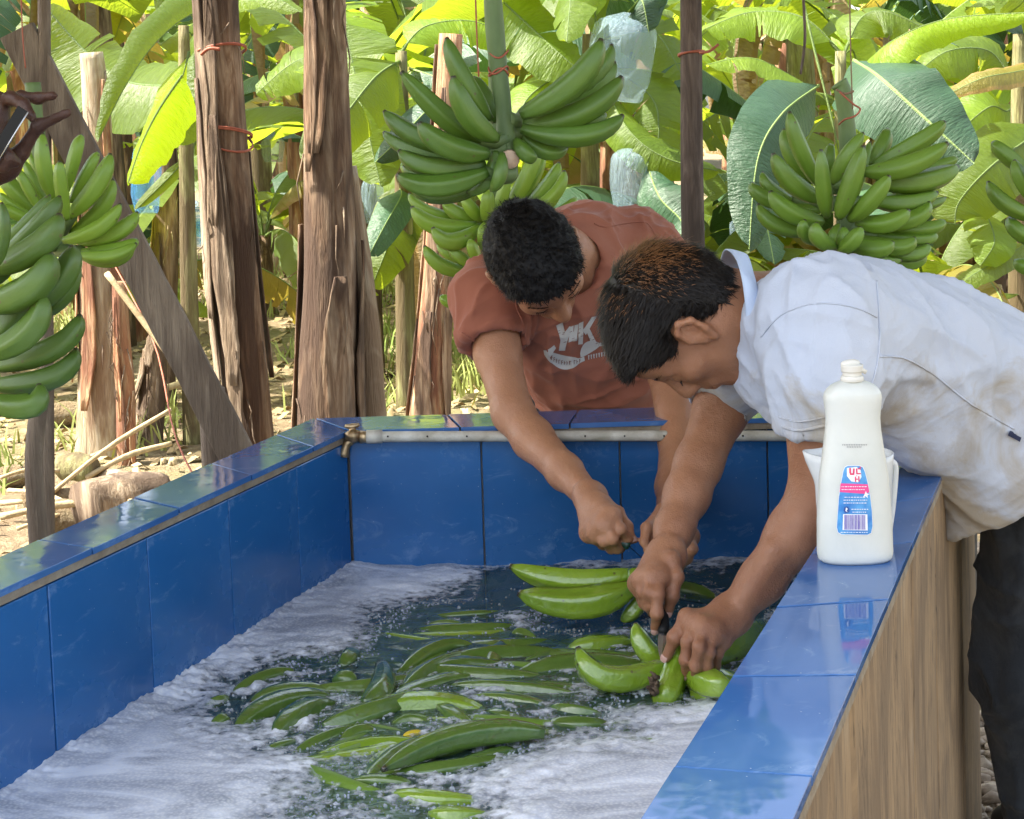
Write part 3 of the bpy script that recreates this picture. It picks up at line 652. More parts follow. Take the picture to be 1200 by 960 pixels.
# ================================================================ GROUND
mt_ground = M('soil', (.2, .15, .1), .95); x = N(mt_ground); v = x.coord('Object')
f1 = x.noise(v, .9, 6, .6, .4); f2 = x.noise(v, 14, 6, .7); f3 = x.noise(v, 60, 4, .7)
c = x.ramp(f1, [(.3, (.20, .135, .075)), (.5, (.32, .235, .13)), (.66, (.26, .27, .09))])
c = x.mix(x.ramp(f2, [(.48, (0, 0, 0)), (.62, (.75, .75, .75))]), c, (.50, .41, .25)); c = x.mix(x.math('MULTIPLY', f3, .45), c, (.12, .08, .05))
x.base(c); x.set('Normal', x.bump(x.math('ADD', f2, f3), .9, .05))
def gz(x_, y_): 
    return (.05*mnoise.noise(Vector((x_*.6, y_*.6, 3)))+.02*mnoise.noise(Vector((x_*2.6, y_*2.6, 5))))*min(1, max(0, (y_-3.5)/1.5)) 
xs = list(np.linspace(-9, 9, 91)); ys = list(np.linspace(-3, 18, 106)); xs = [-160, -80, -40, -20]+xs+[20, 40, 80, 160]; ys = [-40, -12]+ys+[22, 30, 50, 100, 260]
V = [(a, b, gz(a, b)) for a in xs for b in ys]; ny = len(ys)
F = [(i*ny+j, (i+1)*ny+j, (i+1)*ny+j+1, i*ny+j+1) for i in range(len(xs)-1) for j in range(ny-1)]
link('ground', mesh(V, F), mt_ground)['kind'] = 'structure'
# ================================================================ LEAVES
def leaf_mat(name, lo, hi, tr, tfac=.4, brown=.0):
    m = bpy.data.materials.new(name); m.use_nodes = True; x = N(m); b = x.b; b.inputs['Roughness'].default_value = .42
    uv = x.n('TexCoord').outputs['UV']; sep = x.n('SeparateXYZ'); x.l(uv, sep.inputs[0]); u, vv = sep.outputs[0], sep.outputs[1]
    ob = x.coord('Object'); f = x.noise(ob, 3.0, 5, .6)
    c = x.ramp(f, [(.3, lo), (.7, hi)]); c = x.mix(x.math('MULTIPLY', x.rnd(), .7), c, tuple(i*.45 for i in lo))
    mp = x.n('Mapping'); mp.inputs['Scale'].default_value = (70, 1.6, 1); x.l(uv, mp.inputs[0]); vein = x.noise(mp.outputs[0], 1.6, 4, .6)
    c = x.mix(x.ramp(vein, [(.38, (.6, .6, .6)), (.6, (0, 0, 0))]), c, tuple(i*.55 for i in lo))
    av = x.math('ABSOLUTE', vv); edge = x.math('ADD', av, x.math('MULTIPLY', x.noise(ob, 8, 4), .35))
    c = x.mix(x.ramp(edge, [(1.12-brown, (0, 0, 0)), (1.22-brown, (1, 1, 1))]), c, (.30, .19, .06))
    rib = x.ramp(av, [(.02, (1, 1, 1)), (.04, (0, 0, 0))]); c = x.mix(rib, c, (.22, .32, .09))
    x.base(c); bp = x.bump(vein, .8, .012); x.set('Normal', bp)
    t = x.n('BsdfTranslucent'); x.l(x.mix(x.math('MULTIPLY', rib, .8), x.mix(x.math('MULTIPLY', vein, .35), tr, tuple(i*.6 for i in tr)), (.10, .14, .03)), t.inputs[0]); x.l(bp, t.inputs['Normal'])
    mx = x.n('MixShader'); mx.inputs[0].default_value = tfac; x.l(b.outputs[0], mx.inputs[1]); x.l(t.outputs[0], mx.inputs[2]); x.l(mx.outputs[0], x.t.nodes['Material Output'].inputs['Surface'])
    return m
lf_green = leaf_mat('banana_leaf', (.085, .155, .015), (.175, .26, .030), (.46, .56, .03), .5, .10)
lf_yell = leaf_mat('banana_leaf_young', (.15, .27, .02), (.25, .37, .035), (.55, .70, .04), .5)
lf_glow = leaf_mat('banana_leaf_unfurling', (.24, .42, .015), (.36, .52, .03), (.75, .90, .03), .65)
lf_blue = leaf_mat('banana_leaf_waxy', (.035, .095, .045), (.065, .145, .07), (.10, .22, .04), .18)
lf_old = leaf_mat('banana_leaf_old', (.26, .24, .04), (.36, .30, .06), (.55, .42, .06), .4, .25)
lf_dry = leaf_mat('banana_leaf_dry', (.34, .23, .12), (.55, .42, .25), (.45, .30, .12), .25, .3)
def leaf_mesh(mid, W, nrm, fold=.3, tears=5, seed=0, n=26, m=3, petiole=0.12, wave=.03):
    """mid: world points base->tip, W full width (m), nrm: facing normal; petiole: bare part of the length"""
    r_ = random.Random(seed); pts = poly(mid, n); L = sum((pts[i+1]-pts[i]).length for i in range(n-1)); nrm = Vector(nrm).normalized()
    V = []; F = []; UV = []
    fr = []
    for i in range(n):
        t = (pts[min(i+1, n-1)]-pts[max(i-1, 0)]).normalized(); s = t.cross(nrm); s = s.normalized() if s.length > 1e-3 else Vector((1, 0, 0)); fr.append((t, s, s.cross(t).normalized()))
    def hw(t):
        t = (t-petiole)/(1-petiole)
        if t <= 0: return .006
        return W/2*min(1, (t/.16))**.7*max(0, (1-t**3.2))**.75+.004
    for side in (-1, 1):
        cuts = sorted(r_.uniform(.22, .95) for _ in range(tears)); cuts = [int(c*(n-1)) for c in cuts]; cuts = sorted(set(c for c in cuts if 3 < c < n-1)); seg = [0]+cuts+[n-1]
        for a, b in zip(seg[:-1], seg[1:]):
            dr = fold + r_.uniform(-.12, .22)*(1 if tears else .3); sk = r_.uniform(-.015, .015)
            o = len(V); cols = m+1
            for i in range(a, b+1):
                t, s, u = fr[i]; tt = i/(n-1); h = hw(tt)
                for k in range(cols):
                    q = k/m; ang = dr*(.5+q*.9); gap = 0
                    if tears and i == a and a != 0: gap = .012*q*L*.5
                    if tears and i == b and b != n-1: gap = -.012*q*L*.5
                    wv = wave*W*math.sin(tt*26+seed+side*2)*q*q + wave*.5*W*math.sin(tt*61+seed*3)*q*q
                    V.append(pts[i]+s*side*h*q*math.cos(ang)-u*(h*q*math.sin(ang)-wv)+t*(gap+sk*q+h*q*.18)); UV.append((tt*L*.6, side*q if h > .01 else 0))
            for i in range(b-a):
                for k in range(m):
                    f = (o+i*cols+k, o+(i+1)*cols+k, o+(i+1)*cols+k+1, o+i*cols+k+1); F.append(f if side > 0 else f[::-1])
    off = len(V); rad = [max(.0025, .016*W*(1.25-i/(n-1))*(1.6 if i/(n-1) < petiole else 1)) for i in range(n)]
    TV, TF, TU = tube([p - fr[i][2]*rad[i]*.6 for i, p in enumerate(pts)], rad, 5, False)
    V += TV; F += [tuple(off+i for i in f) for f in TF]; UV += [(u, 0) for u, v_ in TU]
    return mesh(V, F, UV)
def leaf(parent, mid, W, nrm, mat, name='leaf', lab=None, loc=None, **k):
    me = leaf_mesh(mid, W, nrm, **k); c = loc if loc is not None else Vector(mid[len(mid)//2]); recentre(me, c)
    o = link(name, me, mat, parent, c)
    if lab: o['label'] = lab
    return o
# ================================================================ TRUNKS
def trunk_mat(name, dark, mid_, pale, sc_=1.0):
    m = M(name, mid_, .85); x = N(m); v = x.coord('Object', (14*sc_, 14*sc_, 1.5*sc_)); f = x.noise(v, 2.2, 8, .66, 1.1)
    g = x.noise(x.coord('Object', (3, 3, .7)), 2.0, 4, .6, .6); h = x.noise(x.coord('Object', (70, 70, 4)), 3, 4, .6)
    c = x.ramp(f, [(.30, dark), (.46, mid_), (.62, pale), (.8, mid_)]); c = x.mix(x.ramp(g, [(.44, (.95, .95, .95)), (.60, (0, 0, 0))]), c, dark)
    c = x.mix(x.math('MULTIPLY', h, .4), c, tuple(i*.5 for i in mid_)); x.base(c); x.set('Normal', x.bump(x.math('ADD', f, x.math('MULTIPLY', h, .4)), .8, .02)); return m
tm_brown = trunk_mat('dry_pseudostem', (.045, .022, .014), (.29, .175, .10), (.54, .40, .27))
tm_grey = trunk_mat('grey_pseudostem', (.07, .04, .025), (.35, .25, .16), (.60, .48, .35))
tm_red = trunk_mat('orange_pseudostem', (.16, .06, .035), (.50, .24, .12), (.70, .54, .32))
tm_green = trunk_mat('green_pseudostem', (.10, .06, .03), (.24, .24, .09), (.42, .40, .20))
tm_pale = trunk_mat('pale_pseudostem', (.20, .12, .07), (.48, .38, .24), (.68, .60, .45))
wood_pole = trunk_mat('weathered_pole', (.05, .035, .028), (.14, .10, .08), (.27, .21, .17), 1.6)
wood_board = trunk_mat('weathered_board', (.12, .09, .07), (.25, .20, .155), (.36, .30, .235), 1.2)
def trunk_tube(pts, rad, ns=20, n=26, seed=0, ridge=.07, caps=True):
    pp = poly(pts, n); rr = [np.interp(i/(n-1)*(len(rad)-1), range(len(rad)), rad) for i in range(n)]
    def fn(i, a): return 1+ridge*(mnoise.noise(Vector((math.cos(a)*1.6, math.sin(a)*1.6, i*.12+seed)))+.5*mnoise.noise(Vector((math.cos(a)*5, math.sin(a)*5, i*.25+seed))))
    return tube(pp, rr, ns, caps, fn)
def ground_to(p, z=0): return Vector((p.x, p.y, z))
def pseudostem(name, lab, cat, pxs, Y, mat, sheaths=5, seed=0, group=None, slabmat=None):
    """pxs: (x, y, width px) down the axis; last point is extended to the ground"""
    pts = [P(a, b, Y) for a, b, c in pxs]; rad = [mpx(c/2, Y) for a, b, c in pxs]
    d = (pts[-1]-pts[-2]).normalized(); last = pts[-1]+d*(pts[-1].z/max(-d.z, .2)) if pts[-1].z > .05 else pts[-1]
    if pts[-1].z > .05: pts.append(last - Vector((0, 0, .05))); rad.append(rad[-1]*1.12)
    root = thing(name, lab, cat, ground_to(pts[-1]), group)
    MB().tube(pts[:1]*0 or pts, rad, 3) if False else None
    V, F, UVs = trunk_tube(pts, [r*.93 for r in rad], 22, 30, seed); MB().add(V, F, UVs).build('trunk', mat, root)
    r_ = random.Random(seed); pp = poly(pts, 40); rr = [np.interp(i/39*(len(rad)-1), range(len(rad)), rad) for i in range(40)]
    for k in range(sheaths):                        # long overlapping dry sheaths peeling off the trunk
        a0 = r_.uniform(0, 6.28) if k else 4.4; w_ = r_.uniform(.5, 1.0); i0 = r_.randint(0, 22); i1 = min(39, i0+r_.randint(10, 22)); nn = 6; V = []; 
        for i in range(i0, i1+1):
            q = (i-i0)/(i1-i0); lift = .012+.03*rr[i]/.13*abs(q-.5)**2*4*r_.uniform(.7, 1.1)
            for j in range(nn+1):
                u = j/nn-.5; a = a0+u*w_*(.12+.88*math.sin(math.pi*min(max(q, .02), .98))**.45)*(1+.25*mnoise.noise(Vector((i*.5, k, seed))))+.08*math.sin(i*.35+k); ed = .006*(abs(u)*2)**2
                R_ = rr[i]*(.97+.05*mnoise.noise(Vector((a*3, i*.2, seed))))+lift*.35+ed
                V.append(pp[i]+Vector((math.cos(a), math.sin(a), 0))*R_)
        F = quadsof(i1-i0+1, nn+1, False); me = mesh(V, F); c = pp[(i0+i1)//2]; recentre(me, c)
        sh_ = link('sheath', me, slabmat or mat, root, c); mo = sh_.modifiers.new('thick', 'SOLIDIFY'); mo.thickness = .006; mo.offset = -1
    # dry fibres
    fb = MB()
    for k in range(14):
        i = r_.randint(2, 34); a = r_.uniform(3.3, 6.1); p = pp[i]+Vector((math.cos(a), math.sin(a), 0))*rr[i]*1.02; L_ = r_.uniform(.05, .25)
        q = p+Vector((r_.uniform(-.03, .03), -.01, -L_)); fb.tube([p, (p+q)*.5+Vector((r_.uniform(-.02, .02), -.015, 0)), q], [.003, .0025, .001], 4)
    fb.build('fibres', tm_grey, root)['kind'] = 'stuff'
    return root, pp, rr
def ring(parent, c, r, mat, th=.0025, tilt=.1, seed=0, turns=2):
    pts = [c+Vector((math.cos(t)*r, math.sin(t)*r, math.cos(t+seed)*tilt*r+.003*math.sin(t*.5+seed))) for t in [i*2*math.pi/18 for i in range(18*turns+1)]]
    MB().tube(pts, th, 5, False).build('wire', mat, parent)
T1, pp, rr = pseudostem('trunk_post', 'thick grey brown banana trunk post at the left with red wire tied round it', 'trunk post', [(252, -60, 50), (258, 60, 51), (266, 200, 56), (274, 330, 60), (286, 430, 60), (297, 540, 60)], 5.6, tm_brown, 7, 1, 'banana trunk posts', tm_grey)
ring(T1, P(259, 60, 5.6), mpx(29, 5.6), mt_wire, .004, .25, 1); ring(T1, P(265, 156, 5.6), mpx(30, 5.6), mt_wire, .004, .25, 2); ring(T1, P(265, 163, 5.6), mpx(30.5, 5.6), mt_wire, .003, .5, 4)
MB().tube(poly([P(236, 64, 5.3), P(245, 57, 5.28), P(258, 58, 5.28)], 8), .006, 5).build('wire_end', mt_wire, T1)
T2, pp, rr = pseudostem('trunk_post', 'thick brown banana trunk post in the middle left with a peeling sheath', 'trunk post', [(380, -60, 50), (381, 60, 52), (385, 200, 60), (388, 330, 70), (386, 430, 78), (385, 540, 82)], 5.4, tm_brown, 7, 2, 'banana trunk posts', tm_brown)
V, F, UVs = trunk_tube([P(408, 195, 5.5), P(418, 300, 5.5), P(428, 400, 5.5), P(437, 520, 5.5), ground_to(P(442, 560, 5.5), -.05)], [.03, .045, .05, .055, .06], 14, 20, 9, .15); MB().add(V, F, UVs).build('leaning_sheath', tm_pale, T2)
T3, _, _ = pseudostem('trunk_stump', 'tall cut pale banana trunk at the left', 'trunk', [(107, 62, 28), (113, 120, 34), (116, 200, 36), (117, 330, 52), (119, 430, 58), (118, 520, 62)], 7.0, tm_pale, 6, 3, None, tm_red)  # pale stem with orange sheaths
T3b, _, _ = pseudostem('trunk_stump', 'narrow orange red banana trunk standing against the tall cut trunk', 'trunk', [(140, 330, 18), (143, 400, 22), (147, 460, 24), (148, 525, 24)], 6.8, tm_red, 2, 4)
T4, _, _ = pseudostem('trunk_stump', 'thin brown trunk standing between the leaning board and the thick left post', 'trunk', [(192, 165, 24), (195, 260, 30), (192, 340, 34), (190, 420, 34)], 8.2, tm_brown, 4, 5)
T4b, _, _ = pseudostem('trunk_stump', 'short leaning stump at the left behind the diagonal board', 'trunk', [(188, 375, 22), (182, 430, 30), (172, 520, 42)], 7.2, tm_grey, 3, 6)
T5, _, _ = pseudostem('trunk_stump', 'split orange brown banana trunk behind the man in the orange shirt', 'trunk', [(528, 40, 30), (522, 180, 34), (514, 330, 40), (508, 420, 46), (503, 500, 54)], 7.0, tm_red, 6, 7, None, tm_brown)
T6, _, _ = pseudostem('trunk_stump', 'dim banana trunk behind the cut bunch, left of the dark pole', 'trunk', [(752, 165, 22), (757, 260, 28), (765, 360, 32)], 9.0, tm_brown, 3, 8)
T7, _, _ = pseudostem('trunk_stump', 'sunlit banana stump beyond the back of the man in the pale shirt', 'trunk', [(1162, 335, 26), (1168, 400, 38), (1170, 470, 42)], 8.5, tm_pale, 4, 9)
T8, _, _ = pseudostem('trunk_stump', 'brown trunk at the right edge under the cut off bunch', 'trunk', [(1180, 255, 30), (1182, 330, 36), (1185, 420, 40)], 9.5, tm_brown, 3, 10)
def pole(name, lab, cat, pxs, Y, mat, ns=12, seed=0, z_end=-.05, ridge=.05):
    pts = [P(a, b, Y) for a, b, c in pxs]; rad = [mpx(c/2, Y) for a, b, c in pxs]
    if z_end is not None:
        d = (pts[-1]-pts[-2]).normalized(); pts.append(pts[-1]+d*((pts[-1].z-z_end)/-d.z)); rad.append(rad[-1])
    V, F, UVs = trunk_tube(pts, rad, ns, 24, seed, ridge); c = ground_to(pts[-1]); root = thing(name, lab, cat, c)
    MB().add(V, F, UVs).build('shaft', mat, root); return root
PD = pole('wooden_pole', 'dark weathered wooden pole hung with wire, right of centre behind the two men', 'pole', [(809, -80, 24), (810, 60, 26), (811, 200, 27), (813, 320, 27)], 4.6, wood_pole, 14, 3)
ring(PD, P(810, 63, 4.6), mpx(15, 4.6), mt_wire, .003, .15, 1, 3); MB().tube(poly([P(820, 62, 4.52), P(832, 60, 4.5), P(842, 52, 4.5)], 8), .004, 5).build('wire_end', mt_wire, PD)
pole('sapling_pole', 'thin grey pole at the far left standing behind the dark green bunch', 'pole', [(52, -60, 15), (52, 80, 15), (53, 200, 15), (54, 330, 16)], 5.0, wood_board, 10, 4)
pole('crooked_branch', 'short crooked pale branch planted in the ground outside the left tank wall', 'branch', [(58, 440, 17), (46, 478, 20), (40, 540, 21), (45, 632, 23)], 4.4, wood_board, 10, 5)
# leaning board
bd = thing('leaning_board', 'long weathered grey board leaning diagonally against the roof at the left', 'board', ground_to(P(285, 560, 5.0)))
a, b = P(-60, -92, 5.0), P(284, 545, 5.0); a = P(20, 36, 5.0); d = (b-a).normalized(); sd_ = d.cross(Vector((0, 1, 0))).normalized(); bw = mpx(21, 5.0); th = Vector((0, .028, 0)); b = b+d*.25
V = []; nseg = 24
for i in range(nseg+1):
    p = a.lerp(b, i/nseg); j = .003*mnoise.noise(Vector((i*.4, 0, 1)))
    for sx, sy in ((-1, -1), (-.96, -1.12), (.96, -1.12), (1, -1), (1, 1), (-1, 1)): V.append(p+sd_*(bw+j)*sx+th*.5*sy)
F = quadsof(nseg+1, 6)+[tuple(range(6)), tuple(nseg*6+i for i in range(6))[::-1]]
MB().add(V, F).build('plank', wood_board, bd, smooth=False)
b2 = MB(); q0, q1 = P(248, 455, 5.08), P(252, 545, 5.08); b2.tube([q0, q1, q1+(q1-q0)*.7], [mpx(16, 5.05)]*3, 12); b2.build('brace', wood_board, bd)
# ================================================================ ROOF over the wash place (above the frame; it throws the shade)
mt_roof = noisy('zinc_roof', (.42, .42, .41), (.55, .54, .52), 6, .45, .2, Metallic=.3)
roof = thing('shelter_roof', 'corrugated metal shelter roof above the washing tank', 'roof', (0, 3.4, 2.9))
V = []; nxr = 160
for i in range(nxr+1):
    for j, yy in enumerate((.95, 5.0)):
        V.append((-4.6+7.6*i/nxr, yy, 3.0-.10*j+.014*math.sin(i*math.pi/2)))
me = mesh(V, [(2*i, 2*i+2, 2*i+3, 2*i+1) for i in range(nxr)]); recentre(me, (0, 3.4, 2.9)); link('roofing_sheet', me, mt_roof, roof, Vector((0, 3.4, 2.9)))
for yy in (1.1, 2.05, 2.6, 2.95, 3.6, 4.6, 4.95):
    MB().tube([(-4.5, yy, 2.89), (2.9, yy, 2.89)], .035, 8).build('beam', wood_pole, roof)
# ================================================================ NEAR PLANTS with traced leaves
GB = 'banana plants close behind the shelter'
def nplant(lab, px, Y, h_px, wpx, leaves, stem=tm_green):
    b0 = P(px, 300, Y); root = thing('banana_plant', lab, 'banana plant', (b0.x, Y, 0), GB); top = P(px, h_px, Y)
    V, F, UVs = trunk_tube([Vector((b0.x, Y, -.05)), Vector(((b0.x+top.x)/2, Y, top.z/2)), top], [mpx(wpx*.62, Y), mpx(wpx*.5, Y), mpx(wpx*.3, Y)], 14, 18, px, .08)
    MB().add(V, F, UVs).build('pseudostem', stem, root)
    for k, (mid, wd, nr, mat, kw) in enumerate(leaves):
        mid = [P(*q) for q in mid]; 
        leaf(root, mid, mpx(wd, mid[len(mid)//2].y), nr, mat, seed=k+px, **kw)
    return root
K0 = dict(tears=0, petiole=.04)
nplant('banana plant with narrow arching leaf and glowing yellow young leaf', 215, 7.2, 30, 20, [
  ([(300, 2, 7.2), (232, 14, 7.0), (185, 48, 6.8), (148, 100, 6.6), (116, 163, 6.5)], 58, (.6, -.35, -.5), lf_green, dict(tears=0, petiole=.02, fold=.9)),
  ([(213, 88, 6.3), (186, 128, 6.2), (165, 170, 6.1), (150, 214, 6.0)], 84, (-.45, -1, .15), lf_glow, dict(tears=0, petiole=.0, fold=.55)),
  ([(222, 60, 6.9), (205, 120, 6.6), (186, 170, 6.3), (168, 214, 6.3)], 50, (.5, -.8, .2), lf_glow, dict(tears=0, petiole=.1, fold=.5)),
  ([(215, 60, 7.4), (245, 20, 7.3), (300, -10, 7.1), (352, 14, 7.0)], 50, (.1, -.6, .7), lf_green, dict(tears=2, petiole=.05, fold=.4)),
  ([(222, 75, 7.2), (230, 60, 7.0), (226, 130, 6.9), (205, 165, 6.9)], 60, (0, -1, .1), lf_green, dict(tears=3, petiole=.1)),
  ([(225, 100, 7.2), (150, 96, 7.4), (100, 60, 7.5), (55, 10, 7.5)], 120, (0, -.75, .65), lf_green, dict(tears=3, petiole=.05)),
  ([(225, 90, 7.4), (235, 130, 7.3), (222, 180, 7.3), (160, 245, 7.2)], 16, (0, -1, 0), lf_green, dict(tears=0, petiole=.7))])
nplant('banana plant with a broad upright leaf in shadow and sun right of the second post', 470, 8.0, 60, 22, [
  ([(403, 30, 7.9), (415, 85, 7.8), (430, 150, 7.7), (446, 218, 7.6)], 110, (-.1, -1, .1), lf_green, dict(tears=1, petiole=.0, fold=.12)),
  ([(470, 60, 8), (410, 62, 8.1), (350, 70, 8.2), (300, 110, 8.3)], 85, (0, -.8, .6), lf_green, dict(tears=3)),
  ([(470, 70, 8), (440, 90, 7.6), (400, 140, 7.4), (360, 190, 7.3)], 95, (.1, -1, .3), lf_green, dict(tears=4)),
  ([(470, 60, 8), (500, 30, 8.1), (560, 26, 8.2), (620, 60, 8.2)], 70, (0, -.6, .8), lf_yell, dict(tears=3)),
  ([(480, 80, 8), (520, 100, 7.8), (480, 150, 7.6), (440, 190, 7.6)], 60, (0, -.9, .3), lf_blue, dict(tears=2)),
  ([(468, 220, 8), (470, 230, 7.8), (452, 262, 7.6), (432, 300, 7.5)], 48, (.2, -1, .1), lf_blue, dict(tears=1)),
  ([(490, 210, 8), (470, 250, 8), (450, 300, 7.8), (432, 345, 7.8)], 70, (0, -1, .1), lf_green, dict(tears=3))])
nplant('banana plant with large sunlit leaves spreading behind the bunch on the thick stalk', 690, 8.4, 40, 24, [
  ([(590, 2, 8.2), (620, 30, 8.2), (655, 62, 8.1), (694, 96, 8.1)], 92, (.25, -.8, .5), lf_green, dict(tears=1, petiole=.0, fold=.15)),
  ([(690, 60, 8.4), (650, 90, 8.2), (615, 120, 8.0), (600, 175, 7.9)], 78, (-.1, -.9, .3), lf_yell, dict(tears=3)),
  ([(690, 60, 8.4), (720, 20, 8.4), (770, 40, 8.3), (800, 90, 8.2)], 88, (.2, -.8, .5), lf_green, dict(tears=4)),
  ([(700, 70, 8.4), (760, 110, 8.2), (772, 150, 8.1), (765, 205, 8.1)], 80, (.3, -1, .1), lf_green, dict(tears=3)),
  ([(700, 80, 8.4), (735, 150, 8.0), (780, 185, 7.9), (840, 200, 7.9)], 62, (.1, -.9, .3), lf_green, dict(tears=6)),
  ([(700, 40, 8.4), (690, -20, 8.4), (660, -30, 8.3), (620, -10, 8.2)], 70, (0, -.7, .7), lf_yell, dict(tears=2)),
  ([(695, 60, 8.4), (740, 10, 7.8), (752, 0, 7.6), (760, 36, 7.6)], 70, (0, -1, 0), lf_blue, dict(tears=5)),
  ([(755, 180, 8), (772, 230, 7.8), (800, 262, 7.7), (800, 300, 7.6)], 60, (-.3, -1, 0), lf_blue, dict(tears=2))])
nplant('banana plant with waxy blue green leaves hanging on both sides of the right bunch', 985, 7.0, 60, 20, [
  ([(1000, 70, 7.0), (1028, 88, 6.4), (1080, 135, 6.2), (1142, 192, 6.1)], 128, (-.35, -1, .45), lf_blue, dict(tears=0, petiole=.06, fold=.3)),
  ([(960, 100, 7.0), (917, 133, 6.4), (888, 187, 6.2), (878, 292, 6.1)], 88, (.1, -1, .2), lf_blue, dict(tears=0, petiole=.04, fold=.25)),
  ([(1010, 80, 7), (1045, 48, 6.6), (1110, 22, 6.5), (1215, 14, 6.4)], 66, (0, -.5, .8), lf_yell, dict(tears=0, petiole=.03, fold=.75)),
  ([(985, 60, 7.2), (940, 20, 7.2), (880, 14, 7.2), (826, 34, 7.1)], 84, (0, -.5, .85), lf_yell, dict(tears=3)),
  ([(990, 60, 7.2), (1010, 20, 7.3), (1040, 14, 7.3), (1090, 36, 7.3)], 74, (0, -.6, .8), lf_green, dict(tears=3)),
  ([(975, 120, 7.2), (930, 90, 6.9), (880, 68, 6.8), (826, 76, 6.7)], 56, (-.1, -.6, .8), lf_yell, dict(tears=1)),
  ([(960, 130, 7.2), (930, 100, 6.9), (905, 118, 6.8), (868, 160, 6.7)], 52, (.4, -.9, .3), lf_yell, dict(tears=1)),
  ([(940, -5, 7), (955, 60, 6.9), (975, 140, 6.8), (985, 190, 6.8)], 15, (0, -1, 0), lf_yell, dict(tears=0, petiole=.8)),
  ([(980, 80, 7.3), (1000, 60, 7.4), (1010, 130, 7.4), (1000, 170, 7.4)], 60, (0, -1, 0), lf_yell, dict(tears=2))])
nplant('banana plant at the right edge with a yellowing leaf edged in orange', 1195, 7.6, 40, 26, [
  ([(1235, 75, 7.5), (1190, 84, 7.3), (1150, 92, 7.2), (1108, 112, 7.2)], 40, (0, -.7, .6), lf_old, dict(tears=0, petiole=.0)),
  ([(1119, 262, 7.2), (1125, 235, 7.2), (1165, 192, 7.2), (1225, 150, 7.4)][::-1], 96, (-.2, -1, .2), lf_green, dict(tears=1, petiole=.0, fold=.2)),
  ([(1190, 120, 7.8), (1180, 130, 7.7), (1160, 125, 7.6), (1128, 150, 7.5)], 80, (0, -1, .4), lf_yell, dict(tears=1)),
  ([(1190, 100, 7.8), (1160, 60, 7.8), (1110, 60, 7.7), (1070, 90, 7.7)], 80, (0, -.7, .6), lf_green, dict(tears=2)),
  ([(1150, 245, 7.5), (1160, 260, 7.3), (1165, 285, 7.2), (1150, 310, 7.2)], 62, (0, -1, .2), lf_yell, dict(tears=1)),
  ([(1225, 270, 7.6), (1180, 300, 7.3), (1140, 322, 7.2), (1112, 345, 7.2)], 36, (0, -.5, .8), lf_green, dict(tears=0)),
  ([(1200, 345, 7.6), (1170, 345, 7.4), (1150, 350, 7.3), (1128, 362, 7.3)], 14, (0, -.5, .8), lf_yell, dict(tears=0)),
  ([(1195, 60, 7.6), (1210, 10, 7.5), (1180, -30, 7.4), (1130, -40, 7.4)], 90, (0, -.7, .7), lf_green, dict(tears=2))])
# ================================================================ PLANTATION: prototypes copied with their parts
def make_proto(seed, nl, h):
    r_ = random.Random(seed); root = thing('banana_plant', 'x', 'banana plant', (0, 0, 0))
    lean = r_.uniform(-.15, .15); top = Vector((lean, 0, h))
    V, F, UVs = trunk_tube([Vector((0, 0, -.1)), Vector((lean*.4, 0, h*.5)), top], [.13, .11, .06], 10, 10, seed, .1); MB().add(V, F, UVs).build('pseudostem', [tm_brown, tm_green, tm_pale, tm_red][seed % 4], root)
    for k in range(nl):
        az = k*2.4+r_.uniform(-.4, .4); L = r_.uniform(1.7, 2.6); up = r_.uniform(.15, 1.15) if k > 2 else r_.uniform(1.0, 1.4)
        d = Vector((math.cos(az), math.sin(az), 0)); pts = [top]; p = top.copy(); e = up
        for s_ in range(5):
            p = p+(d*math.cos(e)+Vector((0, 0, math.sin(e))))*L/5; pts.append(p.copy()); e -= r_.uniform(.25, .52)
        nrm = Vector((0, 0, 1))-d*.2+Vector((r_.uniform(-.3, .3), r_.uniform(-.3, .3), 0))
        mat = r_.choice([lf_green, lf_green, lf_green, lf_yell, lf_yell, lf_blue]) if k < nl-1 else lf_old
        leaf(root, pts, r_.uniform(.38, .54), nrm, mat, tears=r_.randint(6, 18), seed=seed*20+k, n=26, m=2, fold=r_.uniform(.15, .65), petiole=.12, loc=top)
    for k in range(4):                              # dead leaves hanging down the stem
        az = r_.uniform(0, 6.28); d = Vector((math.cos(az), math.sin(az), 0))
        leaf(root, [top-Vector((0, 0, .1)), top+d*.3+Vector((0, 0, .0)), top+d*.42-Vector((0, 0, .5)), top+d*.34-Vector((0, 0, r_.uniform(.9, 1.4)))], .28, d, lf_dry, tears=5, seed=seed*30+k, n=14, m=2, fold=.9, loc=top, name='dead_leaf')
    return root
protos = [make_proto(11+i, [9, 8, 10, 7, 9, 8][i], [1.9, 2.3, 2.0, 1.5, 2.6, 1.2][i]) for i in range(6)]
def copy_tree(o, parent=None):
    c = o.copy(); col.objects.link(c); c.parent = parent
    for ch in o.children: copy_tree(ch, c)
    return c
r_ = random.Random(21); used_p = set(); spots = []
for row, yy in enumerate([9.0, 10.6, 12.4, 14.5, 17, 20, 23.5, 27.5]):
    hwid = .34*yy+1.2; nxp = int(2*hwid/(1.35+.04*yy))
    for i in range(nxp):
        xx = -hwid+2*hwid*(i+.5+r_.uniform(-.35, .35))/nxp; spots.append((xx, yy+r_.uniform(-.7, .7), row))
